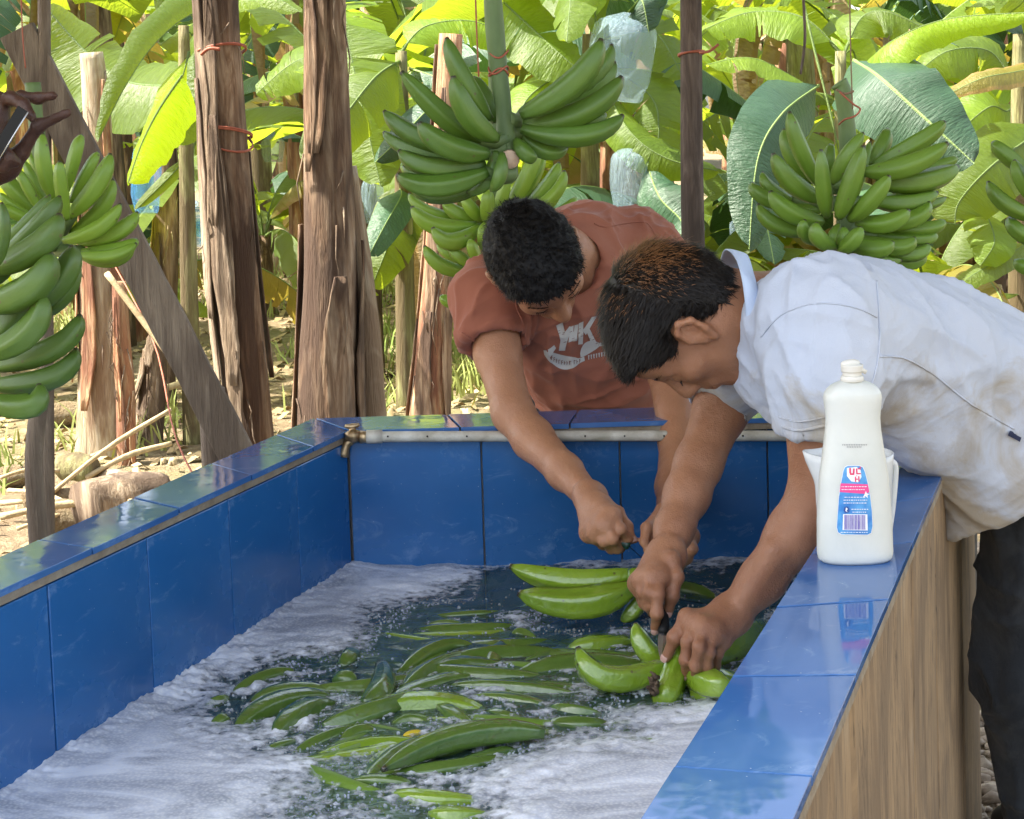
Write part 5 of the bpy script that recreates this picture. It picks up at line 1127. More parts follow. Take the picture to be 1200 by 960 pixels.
def make_hair(fr, s, mat, parent, thick, n, length, seed, flow, curl=.3, lift=.25, tip=None, edge=.008, wid=.0009, tipsel=None):
    rt, fw, up, c = fr; M3 = np.array([[rt.x, fw.x, up.x], [rt.y, fw.y, up.y], [rt.z, fw.z, up.z]], dtype=np.float32); cc = V3(c)
    S = Sdf(cc-.15*s, cc+.15*s, .0028); o_ = cc+M3@np.array([0, -.012, .036], dtype=np.float32)*s
    S.ell(o_, (np.array([.076, .096, .082])+thick)*s, M3, 0)
    S.cone(cc+M3@np.array([-.022, .052, .055], dtype=np.float32)*s, cc+M3@np.array([.022, .052, .055], dtype=np.float32)*s, (.034+thick*.8)*s, (.034+thick*.8)*s, .03*s)
    S.cone(cc+M3@np.array([0, -.03, -.045], dtype=np.float32)*s, cc+M3@np.array([0, -.05, .0], dtype=np.float32)*s, (.054+thick*.5)*s, (.056+thick)*s, .02*s)
    sl, X = S._box(S.lo, S.lo+S.h*S.n); loc = ((X-cc)@M3)/s; sh = loc.shape[:-1]; lf = loc.reshape(-1, 3)
    nz = (vn3(lf*140, seed)-.5)*edge*2; cut = (hairline(lf[:, 1])+nz-lf[:, 2]).reshape(sh)*s
    S.a[sl] = np.maximum(S.a[sl], cut.astype(np.float32)); S.a[sl] = np.maximum(S.a[sl], -(np.sqrt((((loc-np.array([0, -.012, .036]))/(np.array([.076, .096, .082])-.006))**2).sum(-1))-1).astype(np.float32)*.07)
    for e in (-1, 1): S.ell(cc+M3@np.array([e*.088, -.006, .004], dtype=np.float32)*s, np.array([.026, .026, .036])*s, M3, .006, 'sub')
    v, q = S.verts(); v = relax(v, q, 1); nm = vnormals(v, q); lv = ((v-cc)@M3)/s; v = v+nm*((vn3(lv*110, seed+1)-.5)*.007*s+(vn3(lv*45, seed+2)-.5)*.006*s)[:, None]
    out = ((lv-np.array([0, -.012, .036]))@np.eye(3)); r_ = np.random.default_rng(seed)
    ok = np.argwhere((np.linalg.norm((lv-np.array([0, -.012, .036]))/(np.array([.076, .096, .082])+thick*.35), axis=1) > 1.0) | (lv[:, 2] < .0))[:, 0]; pick = r_.choice(ok, n)
    p = v[pick]+r_.normal(0, .0015, (n, 3)); nn = nm[pick]; l_ = lv[pick]; fl = np.stack([flow(a) for a in l_])@M3.T; fl = fl-nn*(fl*nn).sum(1)[:, None]; fl /= np.linalg.norm(fl, axis=1)[:, None]+1e-9
    Ls = np.array([length(a) for a in l_])*r_.uniform(.6, 1.25, n)*s; sd_ = np.cross(nn, fl); pts = [p-nn*.002]; d = fl*(1-lift)+nn*lift+r_.normal(0, curl*.5, (n, 3)); d /= np.linalg.norm(d, axis=1)[:, None]; cur = p.copy(); steps = 4
    for k_ in range(steps):
        cur = cur+d*(Ls/steps)[:, None]; pts.append(cur.copy()); d = d+r_.normal(0, curl, (n, 3))-np.array([0, 0, .10])*(1-lift); d /= np.linalg.norm(d, axis=1)[:, None]
    W_ = [1, .9, .75, .5, .08]; V = np.zeros((n, (steps+1)*2, 3), np.float32); ws = wid*s*r_.uniform(.7, 1.3, n)[:, None]
    for k_ in range(steps+1): V[:, 2*k_] = pts[k_]-sd_*ws*W_[k_]; V[:, 2*k_+1] = pts[k_]+sd_*ws*W_[k_]
    q2 = np.array([[2*k_, 2*k_+1, 2*k_+3, 2*k_+2] for k_ in range(steps)]); Q = (q2[None]+(np.arange(n)*(steps+1)*2)[:, None, None]).reshape(-1, 4)
    VV = np.concatenate([v, V.reshape(-1, 3)]); QQ = np.concatenate([q, Q+len(v)]); me = fastmesh(VV, QQ)
    if tip is not None:    # sunlight painted into the hair colour: lit area stored per face
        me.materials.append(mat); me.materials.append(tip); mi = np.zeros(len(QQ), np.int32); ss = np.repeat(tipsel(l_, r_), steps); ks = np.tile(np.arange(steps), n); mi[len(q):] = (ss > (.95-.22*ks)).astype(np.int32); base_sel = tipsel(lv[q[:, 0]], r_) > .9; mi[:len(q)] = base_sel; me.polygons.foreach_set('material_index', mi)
    c0 = wloc(parent); recentre(me, c0); return link('hair', me, mat, parent, c0)
# ---------------------------------------------------------------- hands
def hand(S, wrist, wr, knuckles, fingers, back, palm_r=.013, k=.010):
    """knuckles: 4 points; fingers: list of (points, radii); palm spans wrist-knuckles, flattened along 'back'"""
    for kn in knuckles: S.cone(wrist, kn, wr, palm_r, .016, flat=(back, .72))
    for i in range(len(knuckles)-1): S.cone(knuckles[i], knuckles[i+1], palm_r*.95, palm_r*.95, .012, flat=(back, .8))
    for pts, rad in fingers: S.chain(pts, rad, .0035)
    for kn in knuckles: S.cone(wrist+Vector(back)*wr*.52+(kn-wrist)*.25, kn+Vector(back)*palm_r*.74, .0028, .0030, .004)   # tendons
    for pts, rad in fingers:
        for q_ in pts[1:-1]: S.ell(q_, (rad[1]*1.10,)*3, None, .004)
    for pts, rad in fingers: S.ell(pts[0]+Vector(back)*.002, (rad[0]*1.12,)*3, None, .008)
def nail(parent, tip, prev, out, w_=.0052):
    d = (tip-prev).normalized(); out = Vector(out); out = (out-d*out.dot(d)).normalized(); s_ = d.cross(out); V = []; F = []
    for i in range(5):
        for j in range(5):
            u, v = i/4-.5, j/4-.5; e = 1-.25*abs(u*2)**3; V.append(tip+d*(u*.010+.001)+s_*v*2*w_*e+out*(.0078-.010*(v*v*4)*.22-.0008*(u*2)**2))
    MB().add(V, quadsof(5, 5, False)).build('nail', mt_nail, parent, loc=tip)
def fr_(pts, r0, r1): n = len(pts); return (pts, [(r0+(r1-r0)*i/(n-1))*.93 for i in range(n)])
C6 = lambda x, y, Y: P(640+x/3.4286, 560+y/3.4286, Y)      # traced on an enlargement of the hands
# ================================================================ MAN IN THE ORANGE-BROWN T-SHIRT (behind the tank)
m1 = thing('person', 'man in a rust t-shirt with white print, bending over the far side of the tank', 'person', ground_to(P(705, 500, 3.42)))
S = Sdf((-.14, 2.42, .62), (.40, 3.62, 1.42), .0034)
hc = P(629, 309, 2.95); L1, M31, fr1 = head(S, hc, (-.10, -.93, .36), (.42, .10, -.90), .97, (P(672, 305, 3.12), .058))
S.cone(P(590, 350, 3.09), P(750, 308, 3.22), .055, .060, .05); S.chain([P(680, 335, 3.2), P(702, 430, 3.35), P(706, 520, 3.45)], [.10, .115, .12], .05)
ra = [P(578, 350, 3.07), P(583, 415, 3.02), P(601, 484, 2.93)]; S.chain(ra, [.050, .042, .036], .02)
fa = [ra[-1], P(625, 515, 2.88), P(662, 553, 2.78), P(690, 582, 2.70)]; S.chain(fa, [.036, .036, .0295, .0235], .02, flat=None)
w1 = P(692, 584, 2.69)
bk = Vector((.35, -.85, .4)).normalized()
kn = [C6(262, 155, 2.60), C6(235, 190, 2.59), C6(205, 215, 2.60), C6(175, 220, 2.62)]
fg = [fr_([kn[0], C6(300, 205, 2.585), C6(322, 245, 2.60), C6(318, 268, 2.625)], .0105, .0080), fr_([kn[1], C6(268, 245, 2.575), C6(287, 283, 2.60), C6(300, 285, 2.63)], .0105, .0082), fr_([kn[2], C6(232, 255, 2.58), C6(262, 285, 2.61), C6(285, 290, 2.64)], .0100, .0078), fr_([kn[3], C6(195, 248, 2.60), C6(225, 270, 2.63), C6(255, 285, 2.65)], .0090, .0070),
      fr_([C6(225, 95, 2.66), C6(290, 140, 2.64), C6(325, 195, 2.625), C6(347, 250, 2.61)], .0125, .0078)]
hand(S, w1, .0235, kn, fg, bk, .0165)
# other arm, partly hidden by the second man
lb = [P(768, 330, 3.18), P(786, 430, 3.08), P(797, 515, 2.95)]; S.chain(lb, [.050, .045, .038], .02); S.chain([lb[-1], P(792, 570, 2.84), P(785, 610, 2.72)], [.038, .034, .025], .02)
w2 = P(784, 615, 2.70); kn2 = [C6(575, 235, 2.60), C6(530, 265, 2.60), C6(480, 275, 2.60), C6(425, 255, 2.61)]
hand(S, w2, .024, kn2, [fr_([kn2[0], C6(588, 285, 2.57), C6(566, 325, 2.58), C6(548, 350, 2.60)], .0105, .008), fr_([kn2[1], C6(545, 320, 2.57), C6(535, 370, 2.58)], .0105, .008), fr_([kn2[2], C6(490, 330, 2.58), C6(490, 370, 2.6)], .0105, .008), fr_([kn2[3], C6(415, 290, 2.58), C6(420, 330, 2.60)], .0095, .0075), fr_([C6(470, 130, 2.66), C6(405, 200, 2.6), C6(392, 262, 2.58)], .012, .008)], (0, -.9, .3), .016)
skin_dsp = lambda v: (vn3(v*60, 3)-.5)*.0012+(vn3(v*160, 4)-.5)*.0006
b1o, v1, q1 = sdf_obj(S, 'body', sk_m1, m1, 1, skin_dsp)
for f_, w_ in ((fg[0], .005), (fg[4], .0062)): nail(m1, f_[0][-1], f_[0][-2], bk, w_)
make_hair(fr1, .97, mt_hair, m1, .010, 9000, lambda a: .014, 3, lambda a: np.array([a[0]*3+.2*math.sin(a[1]*200), .6, -.3]), .75, .45, wid=.0008)
def small_face(L, parent, s, mat_brow, side=(-1, 1)):
    r = random.Random(3)
    for e in side:
        eb = MB()
        for i in range(46):
            u = r.random(); p = L(e*(.014+.036*u), .094-.018*u*u+.0005*r.random(), .026+.006*math.sin(u*2.6)+r.uniform(-.003, .003)); q = p+(L(e*.02, -.004, .003)-L(0, 0, 0))*r.uniform(.25, .5); eb.tube([p, q], [.0006, .0003], 3)
        eb.build('eyebrow', mat_brow, parent)
        ls = MB(); n_ = 9; cr = [L(e*(.019+.025*i/(n_-1)), .0885-.004*abs(i/(n_-1)-.45)*2, -.0045-.0025*math.sin(i/(n_-1)*3.14)) for i in range(n_)]
        ls.tube(cr, [.0007]+[.0011]*(n_-2)+[.0006], 5); 
        for i in range(1, n_): ls.tube([cr[i], cr[i]+(L(e*.002, .006, -.0035)-L(0, 0, 0))], [.0005, .0002], 3)
        ls.build('eyelash', mat_brow, parent)
    lp = MB(); V = []; F = []
small_face(L1, m1, 1.0, mt_hair)
# t-shirt
def folds(axis, sc_, seed, amp, ridge=.6):
    ax = V3(Vector(axis).normalized())
    def f(v):
        along = (v@ax)[:, None]*ax; p = (v-along)*sc_+along*sc_*.13; w_ = p+ (vn3(p*.6, seed+5)[:, None]-.5)*1.2; n_ = vn3(w_, seed); rdg = 1-np.abs(2*n_-1); return amp*(rdg**3-.3)
    return f
T = Sdf((-.16, 2.85, .58), (.40, 3.66, 1.36), .0042)
T.cone(P(586, 350, 3.09), P(752, 305, 3.22), .070, .082, .05); T.cone(P(655, 310, 3.2), P(735, 300, 3.28), .095, .098, .04); T.chain([P(672, 345, 3.17), P(700, 425, 3.31), P(713, 478, 3.38), P(712, 560, 3.46)], [.125, .138, .128, .13], .05); T.cone(P(640, 400, 3.16), P(660, 440, 3.2), .05, .05, .06)
T.cone(P(575, 345, 3.07), P(577, 402, 3.03), .072, .063, .04); T.cone(P(772, 325, 3.18), P(785, 400, 3.1), .07, .064, .04)
T.plane(P(577, 402, 3.03), P(590, 480, 2.93)-P(576, 340, 3.07), rad=.085); T.plane(P(785, 405, 3.1), P(795, 500, 2.97)-P(772, 325, 3.18), rad=.08)
T.cone(P(581, 392, 3.035), P(600, 478, 2.94), .051, .05, .004, 'sub'); T.cone(P(785, 392, 3.1), P(797, 500, 2.96), .05, .05, .004, 'sub'); T.cone(P(672, 306, 3.13), P(690, 285, 3.2), .085, .08, .03); T.cone(P(668, 310, 3.075), P(640, 300, 2.92), .060, .085, .006, 'sub')
T.plane(P(712, 512, 3.2), (0, -.1, -1))
fA = folds((.2, .3, -.9), 26, 2, .007); fB = folds((.9, .2, .3), 30, 6, .004); fC = folds((.5, 0, -.8), 12, 9, .008)
tee, vt, qt = sdf_obj(T, 't_shirt', mt_tee, m1, 2, lambda v: fA(v)*1.3+fB(v)*1.4+fC(v)*1.3*np.clip((1.1-v[:, 2])/.2, .2, 1))
bt = bvh_of(vt, qt)
# hem rolls and neckband
def surf_tube(bvh, pxs, r_, mat, name, parent, n=24, off=.001, close=False):
    P2 = poly([Vector((a, b, 0)) for a, b in pxs], n); pts = [hit(bvh, p.x, p.y, off) for p in P2]; pts = [p for p in pts if p is not None]
    if len(pts) > 2: return MB().tube(pts, r_, 6).build(name, mat, parent)
surf_tube(bt, [(541, 390), (560, 401), (585, 408), (606, 409)], .0022, mt_tee, 'sleeve_hem', m1); surf_tube(bt, [(618, 300), (604, 350), (612, 378), (618, 405)], .0016, mt_tee, 'seam', m1)
surf_tube(bt, [(696, 262), (708, 266), (735, 262), (758, 262), (770, 280)], .0014, mt_tee, 'seam', m1)
# white print (block letters over a curved banner, projected onto the cloth)
mt_print = M('white_print', (.62, .60, .55), .8); x = N(mt_print); 
C4 = lambda x_, y_: (540+x_/4.573, 230+y_/4.573)
def decal(bvh, polys, mat, name, parent, off=.0016, sub=5):
    bm = bmesh.new()
    for pg in polys:
        vs = [bm.verts.new((a, b, 0)) for a, b in pg]
        try: bm.faces.new(vs)
        except ValueError: pass
    bmesh.ops.triangulate(bm, faces=bm.faces[:])
    for _ in range(sub):
        lg = [e for e in bm.edges if e.calc_length() > 4.0]
        if not lg: break
        bmesh.ops.subdivide_edges(bm, edges=lg, cuts=1); bmesh.ops.triangulate(bm, faces=[f for f in bm.faces if len(f.verts) > 3])
    bad = []
    for v in bm.verts:
        h = hit(bvh, v.co.x, v.co.y, off)
        if h is None: bad.append(v)
        else: v.co = h
    bmesh.ops.delete(bm, geom=bad, context='VERTS'); me = bpy.data.meshes.new(name); bm.to_mesh(me); bm.free(); c = wloc(parent); recentre(me, c); return link(name, me, mat, parent, c)
def q4(pts): return [C4(a, b) for a, b in pts]
letters = [q4([(510, 690), (548, 672), (560, 725), (580, 695), (600, 700), (575, 760), (560, 825), (525, 825), (535, 770)]), # Y
  q4([(583, 700), (605, 690), (600, 772), (578, 782)]), q4([(610, 690), (632, 684), (622, 772), (598, 776)]), q4([(600, 725), (622, 722), (620, 742), (598, 745)]),
  q4([(634, 678), (658, 668), (652, 790), (628, 792)]), q4([(652, 718), (700, 645), (728, 640), (668, 742)]), q4([(668, 712), (684, 700), (724, 778), (698, 786)])]
def arcband(c0, c1, cm, h0, n=14, teeth=False):
    up_, dn = [], []
    for i in range(n+1):
        t = i/n; x_ = c0[0]*(1-t)**2+2*cm[0]*t*(1-t)+c1[0]*t*t; y_ = c0[1]*(1-t)**2+2*cm[1]*t*(1-t)+c1[1]*t*t; hh = h0*(.45+1.1*math.sin(math.pi*min(t*1.15, 1))**.7)*.5
        up_.append(C4(x_-hh*.15, y_-hh)); dn.append(C4(x_+hh*.15, y_+hh))
    return [[up_[i], up_[i+1], dn[i+1], dn[i]] for i in range(n)]
bands = [f for i, f in enumerate(arcband((448, 835), (662, 868), (545, 925), 52)) ] + [f for f in arcband((640, 850), (765, 790), (665, 795), 42, 8)] + [q4([(455, 830), (500, 795), (510, 812), (480, 850)])]
small = []
for i in range(7):
    a = 680+i*14; small.append(q4([(a, 850-i*3), (a+4, 848-i*3), (a+8, 872-i*3), (a+3, 873-i*3)])); small.append(q4([(a+6, 848-i*3), (a+9, 849-i*3), (a+5, 874-i*3), (a+2, 872-i*3)]))
decal(bt, letters+bands+small, mt_print, 'shirt_print', m1)
mt_pd = M('print_gaps', (.20, .065, .04), .85)
gaps = []
rq = random.Random(2)
for i in range(14):
    t = (i+.5)/14; x_ = 448*(1-t)**2+2*545*t*(1-t)+662*t*t; y_ = 835*(1-t)**2+2*925*t*(1-t)+868*t*t
    if 1 < i < 13:
        k_ = rq.choice([0, 1, 2])
        gaps.append(q4([(x_-4, y_-11), (x_-1, y_-11), (x_-1, y_+11), (x_-4, y_+11)])); 
        if k_ != 1: gaps.append(q4([(x_-1, y_-2), (x_+5, y_-2), (x_+5, y_+1), (x_-1, y_+1)]))
        if k_ != 2: gaps.append(q4([(x_-1, y_-11), (x_+5, y_-11), (x_+5, y_-8), (x_-1, y_-8)]))
for i in range(16):
    x_, y_ = rq.uniform(515, 720), rq.uniform(685, 790); gaps.append(q4([(x_, y_), (x_+14, y_-5), (x_+14, y_-2), (x_, y_+2)]))
decal(bt, gaps, mt_pd, 'print_gaps', m1, .0026)
# trousers and shoes
def trousers(parent, hip, legs, rad, mat, h=.008, seed=1, waist_r=.135):
    al = [hip]+[p for l in legs for p in l]; lo = np.min([V3(p) for p in al], 0)-.2; hi = np.max([V3(p) for p in al], 0)+.2; lo[2] = 0.0
    S = Sdf(lo, hi, h); S.ell(hip, (waist_r*1.1, waist_r*.85, .13), None, .04)
    for l in legs: S.chain(l, rad, .04)
    f1_ = folds((0, 0, 1), 14, seed, .012); f2_ = folds((1, .3, 0), 20, seed+3, .010)
    return sdf_obj(S, 'trousers', mat, parent, 2, lambda v: f1_(v)+f2_(v))
def shoe(parent, ankle, d, mat):
    d = Vector(d).normalized(); S = Sdf(V3(ankle)-np.array([.3, .3, .15]), V3(ankle)+np.array([.3, .3, .14]), .006); a = Vector(ankle); g = Vector((a.x, a.y, .045))
    S.cone(a+Vector((0, 0, .08)), g+Vector((0, 0, .02)), .05, .048, .03); S.cone(g-d*.05, g+d*.14, .045, .042, .03, flat=((0, 0, 1), .85)); S.plane(Vector((a.x, a.y, .012)), (0, 0, -1)); sdf_obj(S, 'boot', mat, parent, 1)
hip = P(708, 500, 3.47); hip.z = .86
lg = []
for e in (-1, 1):
    lg.append([Vector((hip.x+e*.09, hip.y, .80)), Vector((hip.x+e*.12, hip.y-.05, .46)), Vector((hip.x+e*.14, hip.y+.06, .09))]); shoe(m1, (hip.x+e*.14, hip.y+.06, .09), (e*.2, -1, 0), mt_shoe)
trousers(m1, hip, lg, [.088, .065, .055], mt_jean, seed=3)
# his little knife
mt_steel = M('blade_steel', (.45, .45, .46), .25, Metallic=1.0); mt_hand = M('green_knife_handle', (.012, .05, .03), .4); mt_blackh = M('black_knife_handle', (.01, .01, .01), .55, Specular_IOR_Level=.25)
def knife(lab, h0, h1, tip, r_, bw, mat, up=(0, 0, 1), edge=None):
    k = thing('knife', lab, 'knife', h0); MB().tube(poly([h0, h0.lerp(h1, .5), h1], 8), [r_*.8, r_, r_*1.05, r_, r_, r_*1.05, r_, r_*.8], 10).build('handle', mat, k)
    d = (tip-h1).normalized(); s_ = d.cross(Vector(up)).normalized(); V = []
    for i in range(7):
        t = i/6; w_ = bw*(1-t**3)+.0005; p = h1.lerp(tip, t); n_ = d.cross(s_); V += [p-s_*w_*.5, p+n_*.0008, p+s_*w_*.5*(1-.3*t), p-n_*.0008]
    MB().add(V, quadsof(7, 4)+[(0, 1, 2, 3), (27, 26, 25, 24)]).build('blade', mt_steel, k, smooth=False); return k
knife('small knife with dark green handle held by the man in the rust t-shirt', C6(300, 255, 2.60), C6(335, 275, 2.595), C6(392, 330, 2.60), .0075, .010, mt_hand)
# ================================================================ MAN IN THE PALE SHIRT (right side)
m2 = thing('person', 'man in a stained pale blue shirt and dark jeans leaning over the right wall', 'person', ground_to(P(1235, 800, 2.75)))
S = Sdf((.08, 1.98, .50), (.95, 2.86, 1.36), .0034)
hc2 = P(800, 377, 2.40); L2, M32, fr2 = head(S, hc2, (-.96, -.12, .18), (-.18, .10, -.97), .96, (P(905, 375, 2.45), .062))
S.cone(P(942, 388, 2.34), P(920, 392, 2.58), .062, .058, .05); S.chain([P(940, 385, 2.45), P(1080, 405, 2.5), P(1220, 470, 2.6)], [.075, .075, .075], .05)
na = [P(962, 375, 2.29), P(958, 470, 2.28), P(957, 578, 2.30)]; S.chain(na, [.055, .047, .038], .02); S.chain([na[-1], P(932, 625, 2.30), P(893, 680, 2.30), P(860, 718, 2.285)], [.038, .039, .031, .0245], .02); S.cone(P(905, 648, 2.275), P(872, 700, 2.275), .018, .012, .02)
wn = P(855, 722, 2.28); bkn = Vector((-.15, -.85, .5)).normalized()
kn = [C6(590, 590, 2.255), C6(630, 605, 2.235), C6(665, 625, 2.235), C6(695, 650, 2.245)]
fgn = [fr_([kn[0], C6(568, 660, 2.235), C6(560, 730, 2.235), C6(562, 792, 2.255)], .0108, .0078), fr_([kn[1], C6(615, 680, 2.21), C6(600, 755, 2.215), C6(602, 815, 2.24)], .0108, .0078), fr_([kn[2], C6(655, 700, 2.215), C6(645, 760, 2.22), C6(628, 800, 2.245)], .0102, .0075), fr_([kn[3], C6(690, 705, 2.235), C6(680, 755, 2.245), C6(662, 785, 2.265)], .0090, .0068),
       fr_([C6(690, 560, 2.28), C6(565, 560, 2.27), C6(520, 640, 2.26), C6(482, 722, 2.265)], .0150, .0080)]
hand(S, wn, .0245, kn, fgn, bkn, .0160)
# far arm
fa = [P(890, 402, 2.60), P(845, 480, 2.60), P(818, 545, 2.54)]; S.chain(fa, [.055, .043, .036], .02); S.chain([fa[-1], P(805, 580, 2.50), P(790, 620, 2.45), P(782, 648, 2.41)], [.036, .034, .028, .0228], .02)
wf = P(781, 652, 2.40); bkf = Vector((-.1, -.95, .3)).normalized()
kf = [C6(455, 400, 2.345), C6(420, 405, 2.34), C6(390, 415, 2.35), C6(372, 425, 2.37)]
fgf = [fr_([kf[0], C6(448, 470, 2.315), C6(445, 545, 2.31), C6(437, 608, 2.325)], .0110, .0080), fr_([kf[1], C6(412, 460, 2.32), C6(412, 510, 2.33), C6(428, 545, 2.35)], .0108, .0080), fr_([kf[2], C6(386, 460, 2.335), C6(395, 505, 2.345), C6(418, 530, 2.37)], .0100, .0078), fr_([kf[3], C6(372, 460, 2.36), C6(385, 490, 2.37), C6(410, 510, 2.385)], .0090, .0072),
       fr_([C6(500, 330, 2.37), C6(522, 400, 2.35), C6(505, 475, 2.34), C6(490, 540, 2.34)], .0140, .0082)]
hand(S, wf, .0235, kf, fgf, bkf, .0150)
b2o, v2, q2_ = sdf_obj(S, 'body', sk_m2, m2, 1, skin_dsp)
for f_, bk_, w_ in [(f, bkn, .0050) for f in fgn[:4]]+[(fgn[4], bkn+Vector((-.5, 0, 0)), .0062), (fgf[0], bkf, .0055), (fgf[4], bkf, .0062)]: nail(m2, f_[0][-1], f_[0][-2], bk_, w_)
def flow2(a):
    return np.array([a[0]*2.5, .75, .45-a[2]*2]) if a[1] > -.05 else np.array([a[0]*2, .1, -.9])
mt_tip = M('sunlit_hair', (.20, .085, .028), .55)  # orange rim light of the sun, put into the hair as colour
mt_mid = M('brown_hair', (.06, .03, .015), .5)
def tipsel(l, r):   # painted sunlit patch towards the crown and back of the head
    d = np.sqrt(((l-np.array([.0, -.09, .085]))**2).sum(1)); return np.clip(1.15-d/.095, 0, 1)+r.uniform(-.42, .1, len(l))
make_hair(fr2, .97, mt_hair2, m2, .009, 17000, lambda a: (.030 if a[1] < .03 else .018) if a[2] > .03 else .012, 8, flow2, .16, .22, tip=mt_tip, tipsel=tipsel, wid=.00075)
small_face(L2, m2, 1.0, mt_hair)
# shirt
T = Sdf((.18, 2.08, .62), (1.12, 2.92, 1.36), .0044)
rows = [((930, 388), .092), ((1000, 394), .102), ((1080, 409), .095), ((1150, 444), .098), ((1235, 489), .108)]
for dy in (-.085, .0, .095):
    T.chain([P(a, b, 2.46+dy+.0010*max(0, a-1000)) for (a, b), r_ in rows], [r_ if dy == 0 else r_*.93 for _, r_ in rows], .05)
T.chain([P(962, 372, 2.30), P(966, 430, 2.285), P(958, 520, 2.28)], [.088, .077, .056], .035)
T.chain([P(900, 385, 2.60), P(868, 432, 2.60), P(826, 490, 2.58)], [.075, .062, .054], .03)
T.chain([P(895, 385, 2.42), P(903, 440, 2.40), P(918, 478, 2.38)], [.045, .034, .022], .04, flat=((0, 1, 0), 1.4))
# belly of the shirt hanging down over the wall
T.cone(P(1045, 455, 2.42), P(1085, 490, 2.45), .075, .07, .05); T.cone(P(1080, 470, 2.46), P(1150, 540, 2.52), .075, .085, .05); T.cone(P(1150, 500, 2.52), P(1175, 600, 2.55), .085, .075, .05, flat=((0, 1, 0), .8)); T.cone(P(1135, 560, 2.52), P(1138, 640, 2.52), .035, .03, .04); T.cone(P(1200, 520, 2.6), P(1235, 580, 2.62), .11, .09, .05)
T.plane(P(958, 506, 2.28), (P(957, 578, 2.30)-P(962, 375, 2.29)), rad=.085); T.plane(P(838, 478, 2.59), P(822, 540, 2.54)-P(893, 395, 2.62)+Vector((-.02, 0, .0)), rad=.085); T.plane(P(1160, 627, 2.45), P(1160, 700, 2.45)-P(1160, 627, 2.45)+Vector((.05, 0, 0)), rad=.2)
T.cone(P(958, 492, 2.28), P(957, 590, 2.3), .0525, .05, .003, 'sub'); T.cone(P(845, 468, 2.60), P(818, 545, 2.54), .047, .045, .003, 'sub'); T.cone(P(903, 370, 2.45), P(850, 362, 2.43), .064, .085, .006, 'sub')
gA = folds((.9, .2, -.35), 20, 12, .009); gB = folds((.1, 0, -1), 24, 14, .007); gC = folds((.5, 0, -.85), 16, 17, .008); gD = folds((.8, 0, .5), 50, 23, .0022)
def dsp2(v):
    slv = np.exp(-((v[:, 0]-.44)**2+(v[:, 1]-2.28)**2)/.012); return gA(v)*(1-slv)*1.25+gB(v)*slv*1.2+gC(v)*1.1+gD(v)*.8
shirt, vs2, qs2 = sdf_obj(T, 'shirt', mt_shirt, m2, 2, dsp2); bs = bvh_of(vs2, qs2)
surf_tube(bs, [(1030, 418), (1060, 420), (1095, 440), (1140, 475), (1188, 503)], .0013, mt_shirt, 'seam', m2, 40); surf_tube(bs, [(892, 395), (915, 370), (955, 356), (1000, 360), (1027, 372)], .0010, mt_shirt, 'seam', m2, 40); surf_tube(bs, [(1027, 330), (1030, 372), (1029, 420), (1020, 455)], .0012, mt_shirt, 'seam', m2, 30)
surf_tube(bs, [(917, 500), (935, 504), (960, 500), (990, 492)], .0024, mt_shirt, 'sleeve_hem', m2, 24); surf_tube(bs, [(914, 489), (935, 494), (960, 490), (990, 483)], .0012, mt_shirt, 'seam', m2, 24); surf_tube(bs, [(806, 458), (812, 473), (830, 486), (862, 487)], .0022, mt_collar, 'sleeve_hem', m2, 24)
decal(bs, [[(1182, 504), (1196, 512), (1194, 517), (1180, 509)]], M('navy_label', (.02, .03, .08), .7), 'shirt_label', m2, .003)
# stains: own shapes on the cloth
mt_stain = M('rust_stain', (.42, .33, .20), .9)
# collar: a folded band round the neck
base = [P(893, 404, 2.36), P(893, 372, 2.33), P(889, 335, 2.33), P(880, 306, 2.38), P(872, 298, 2.46), P(876, 318, 2.54), P(884, 360, 2.56), P(886, 400, 2.52)]
edge = [P(868, 396, 2.345), P(873, 368, 2.322), P(869, 330, 2.325), P(862, 299, 2.37), P(846, 296, 2.46), P(842, 328, 2.54), P(856, 360, 2.56), P(866, 396, 2.52)]
fold = [P(880, 442, 2.355), P(895, 372, 2.315), P(886, 325, 2.312), P(872, 290, 2.37), P(858, 286, 2.46), P(850, 320, 2.55), P(866, 362, 2.57), P(876, 420, 2.52)]
nC = 30; b_ = poly(base, nC); e_ = poly(edge, nC); V = []
for i in range(nC):
    for j in range(5):
        t = j/4; p = e_[i].lerp(b_[i], t)+Vector((0, -.006*math.sin(t*3.14)*(1 if i < 15 else -1), .004*math.sin(i*.9+t*2))); V.append(p)
me = mesh(V, quadsof(nC, 5, False)); c0 = wloc(m2); recentre(me, c0); oc = link('collar', me, mt_collar, m2, c0); mo = oc.modifiers.new('t', 'SOLIDIFY'); mo.thickness = .0035; mo = oc.modifiers.new('s', 'SUBSURF'); mo.levels = 1; mo.render_levels = 1
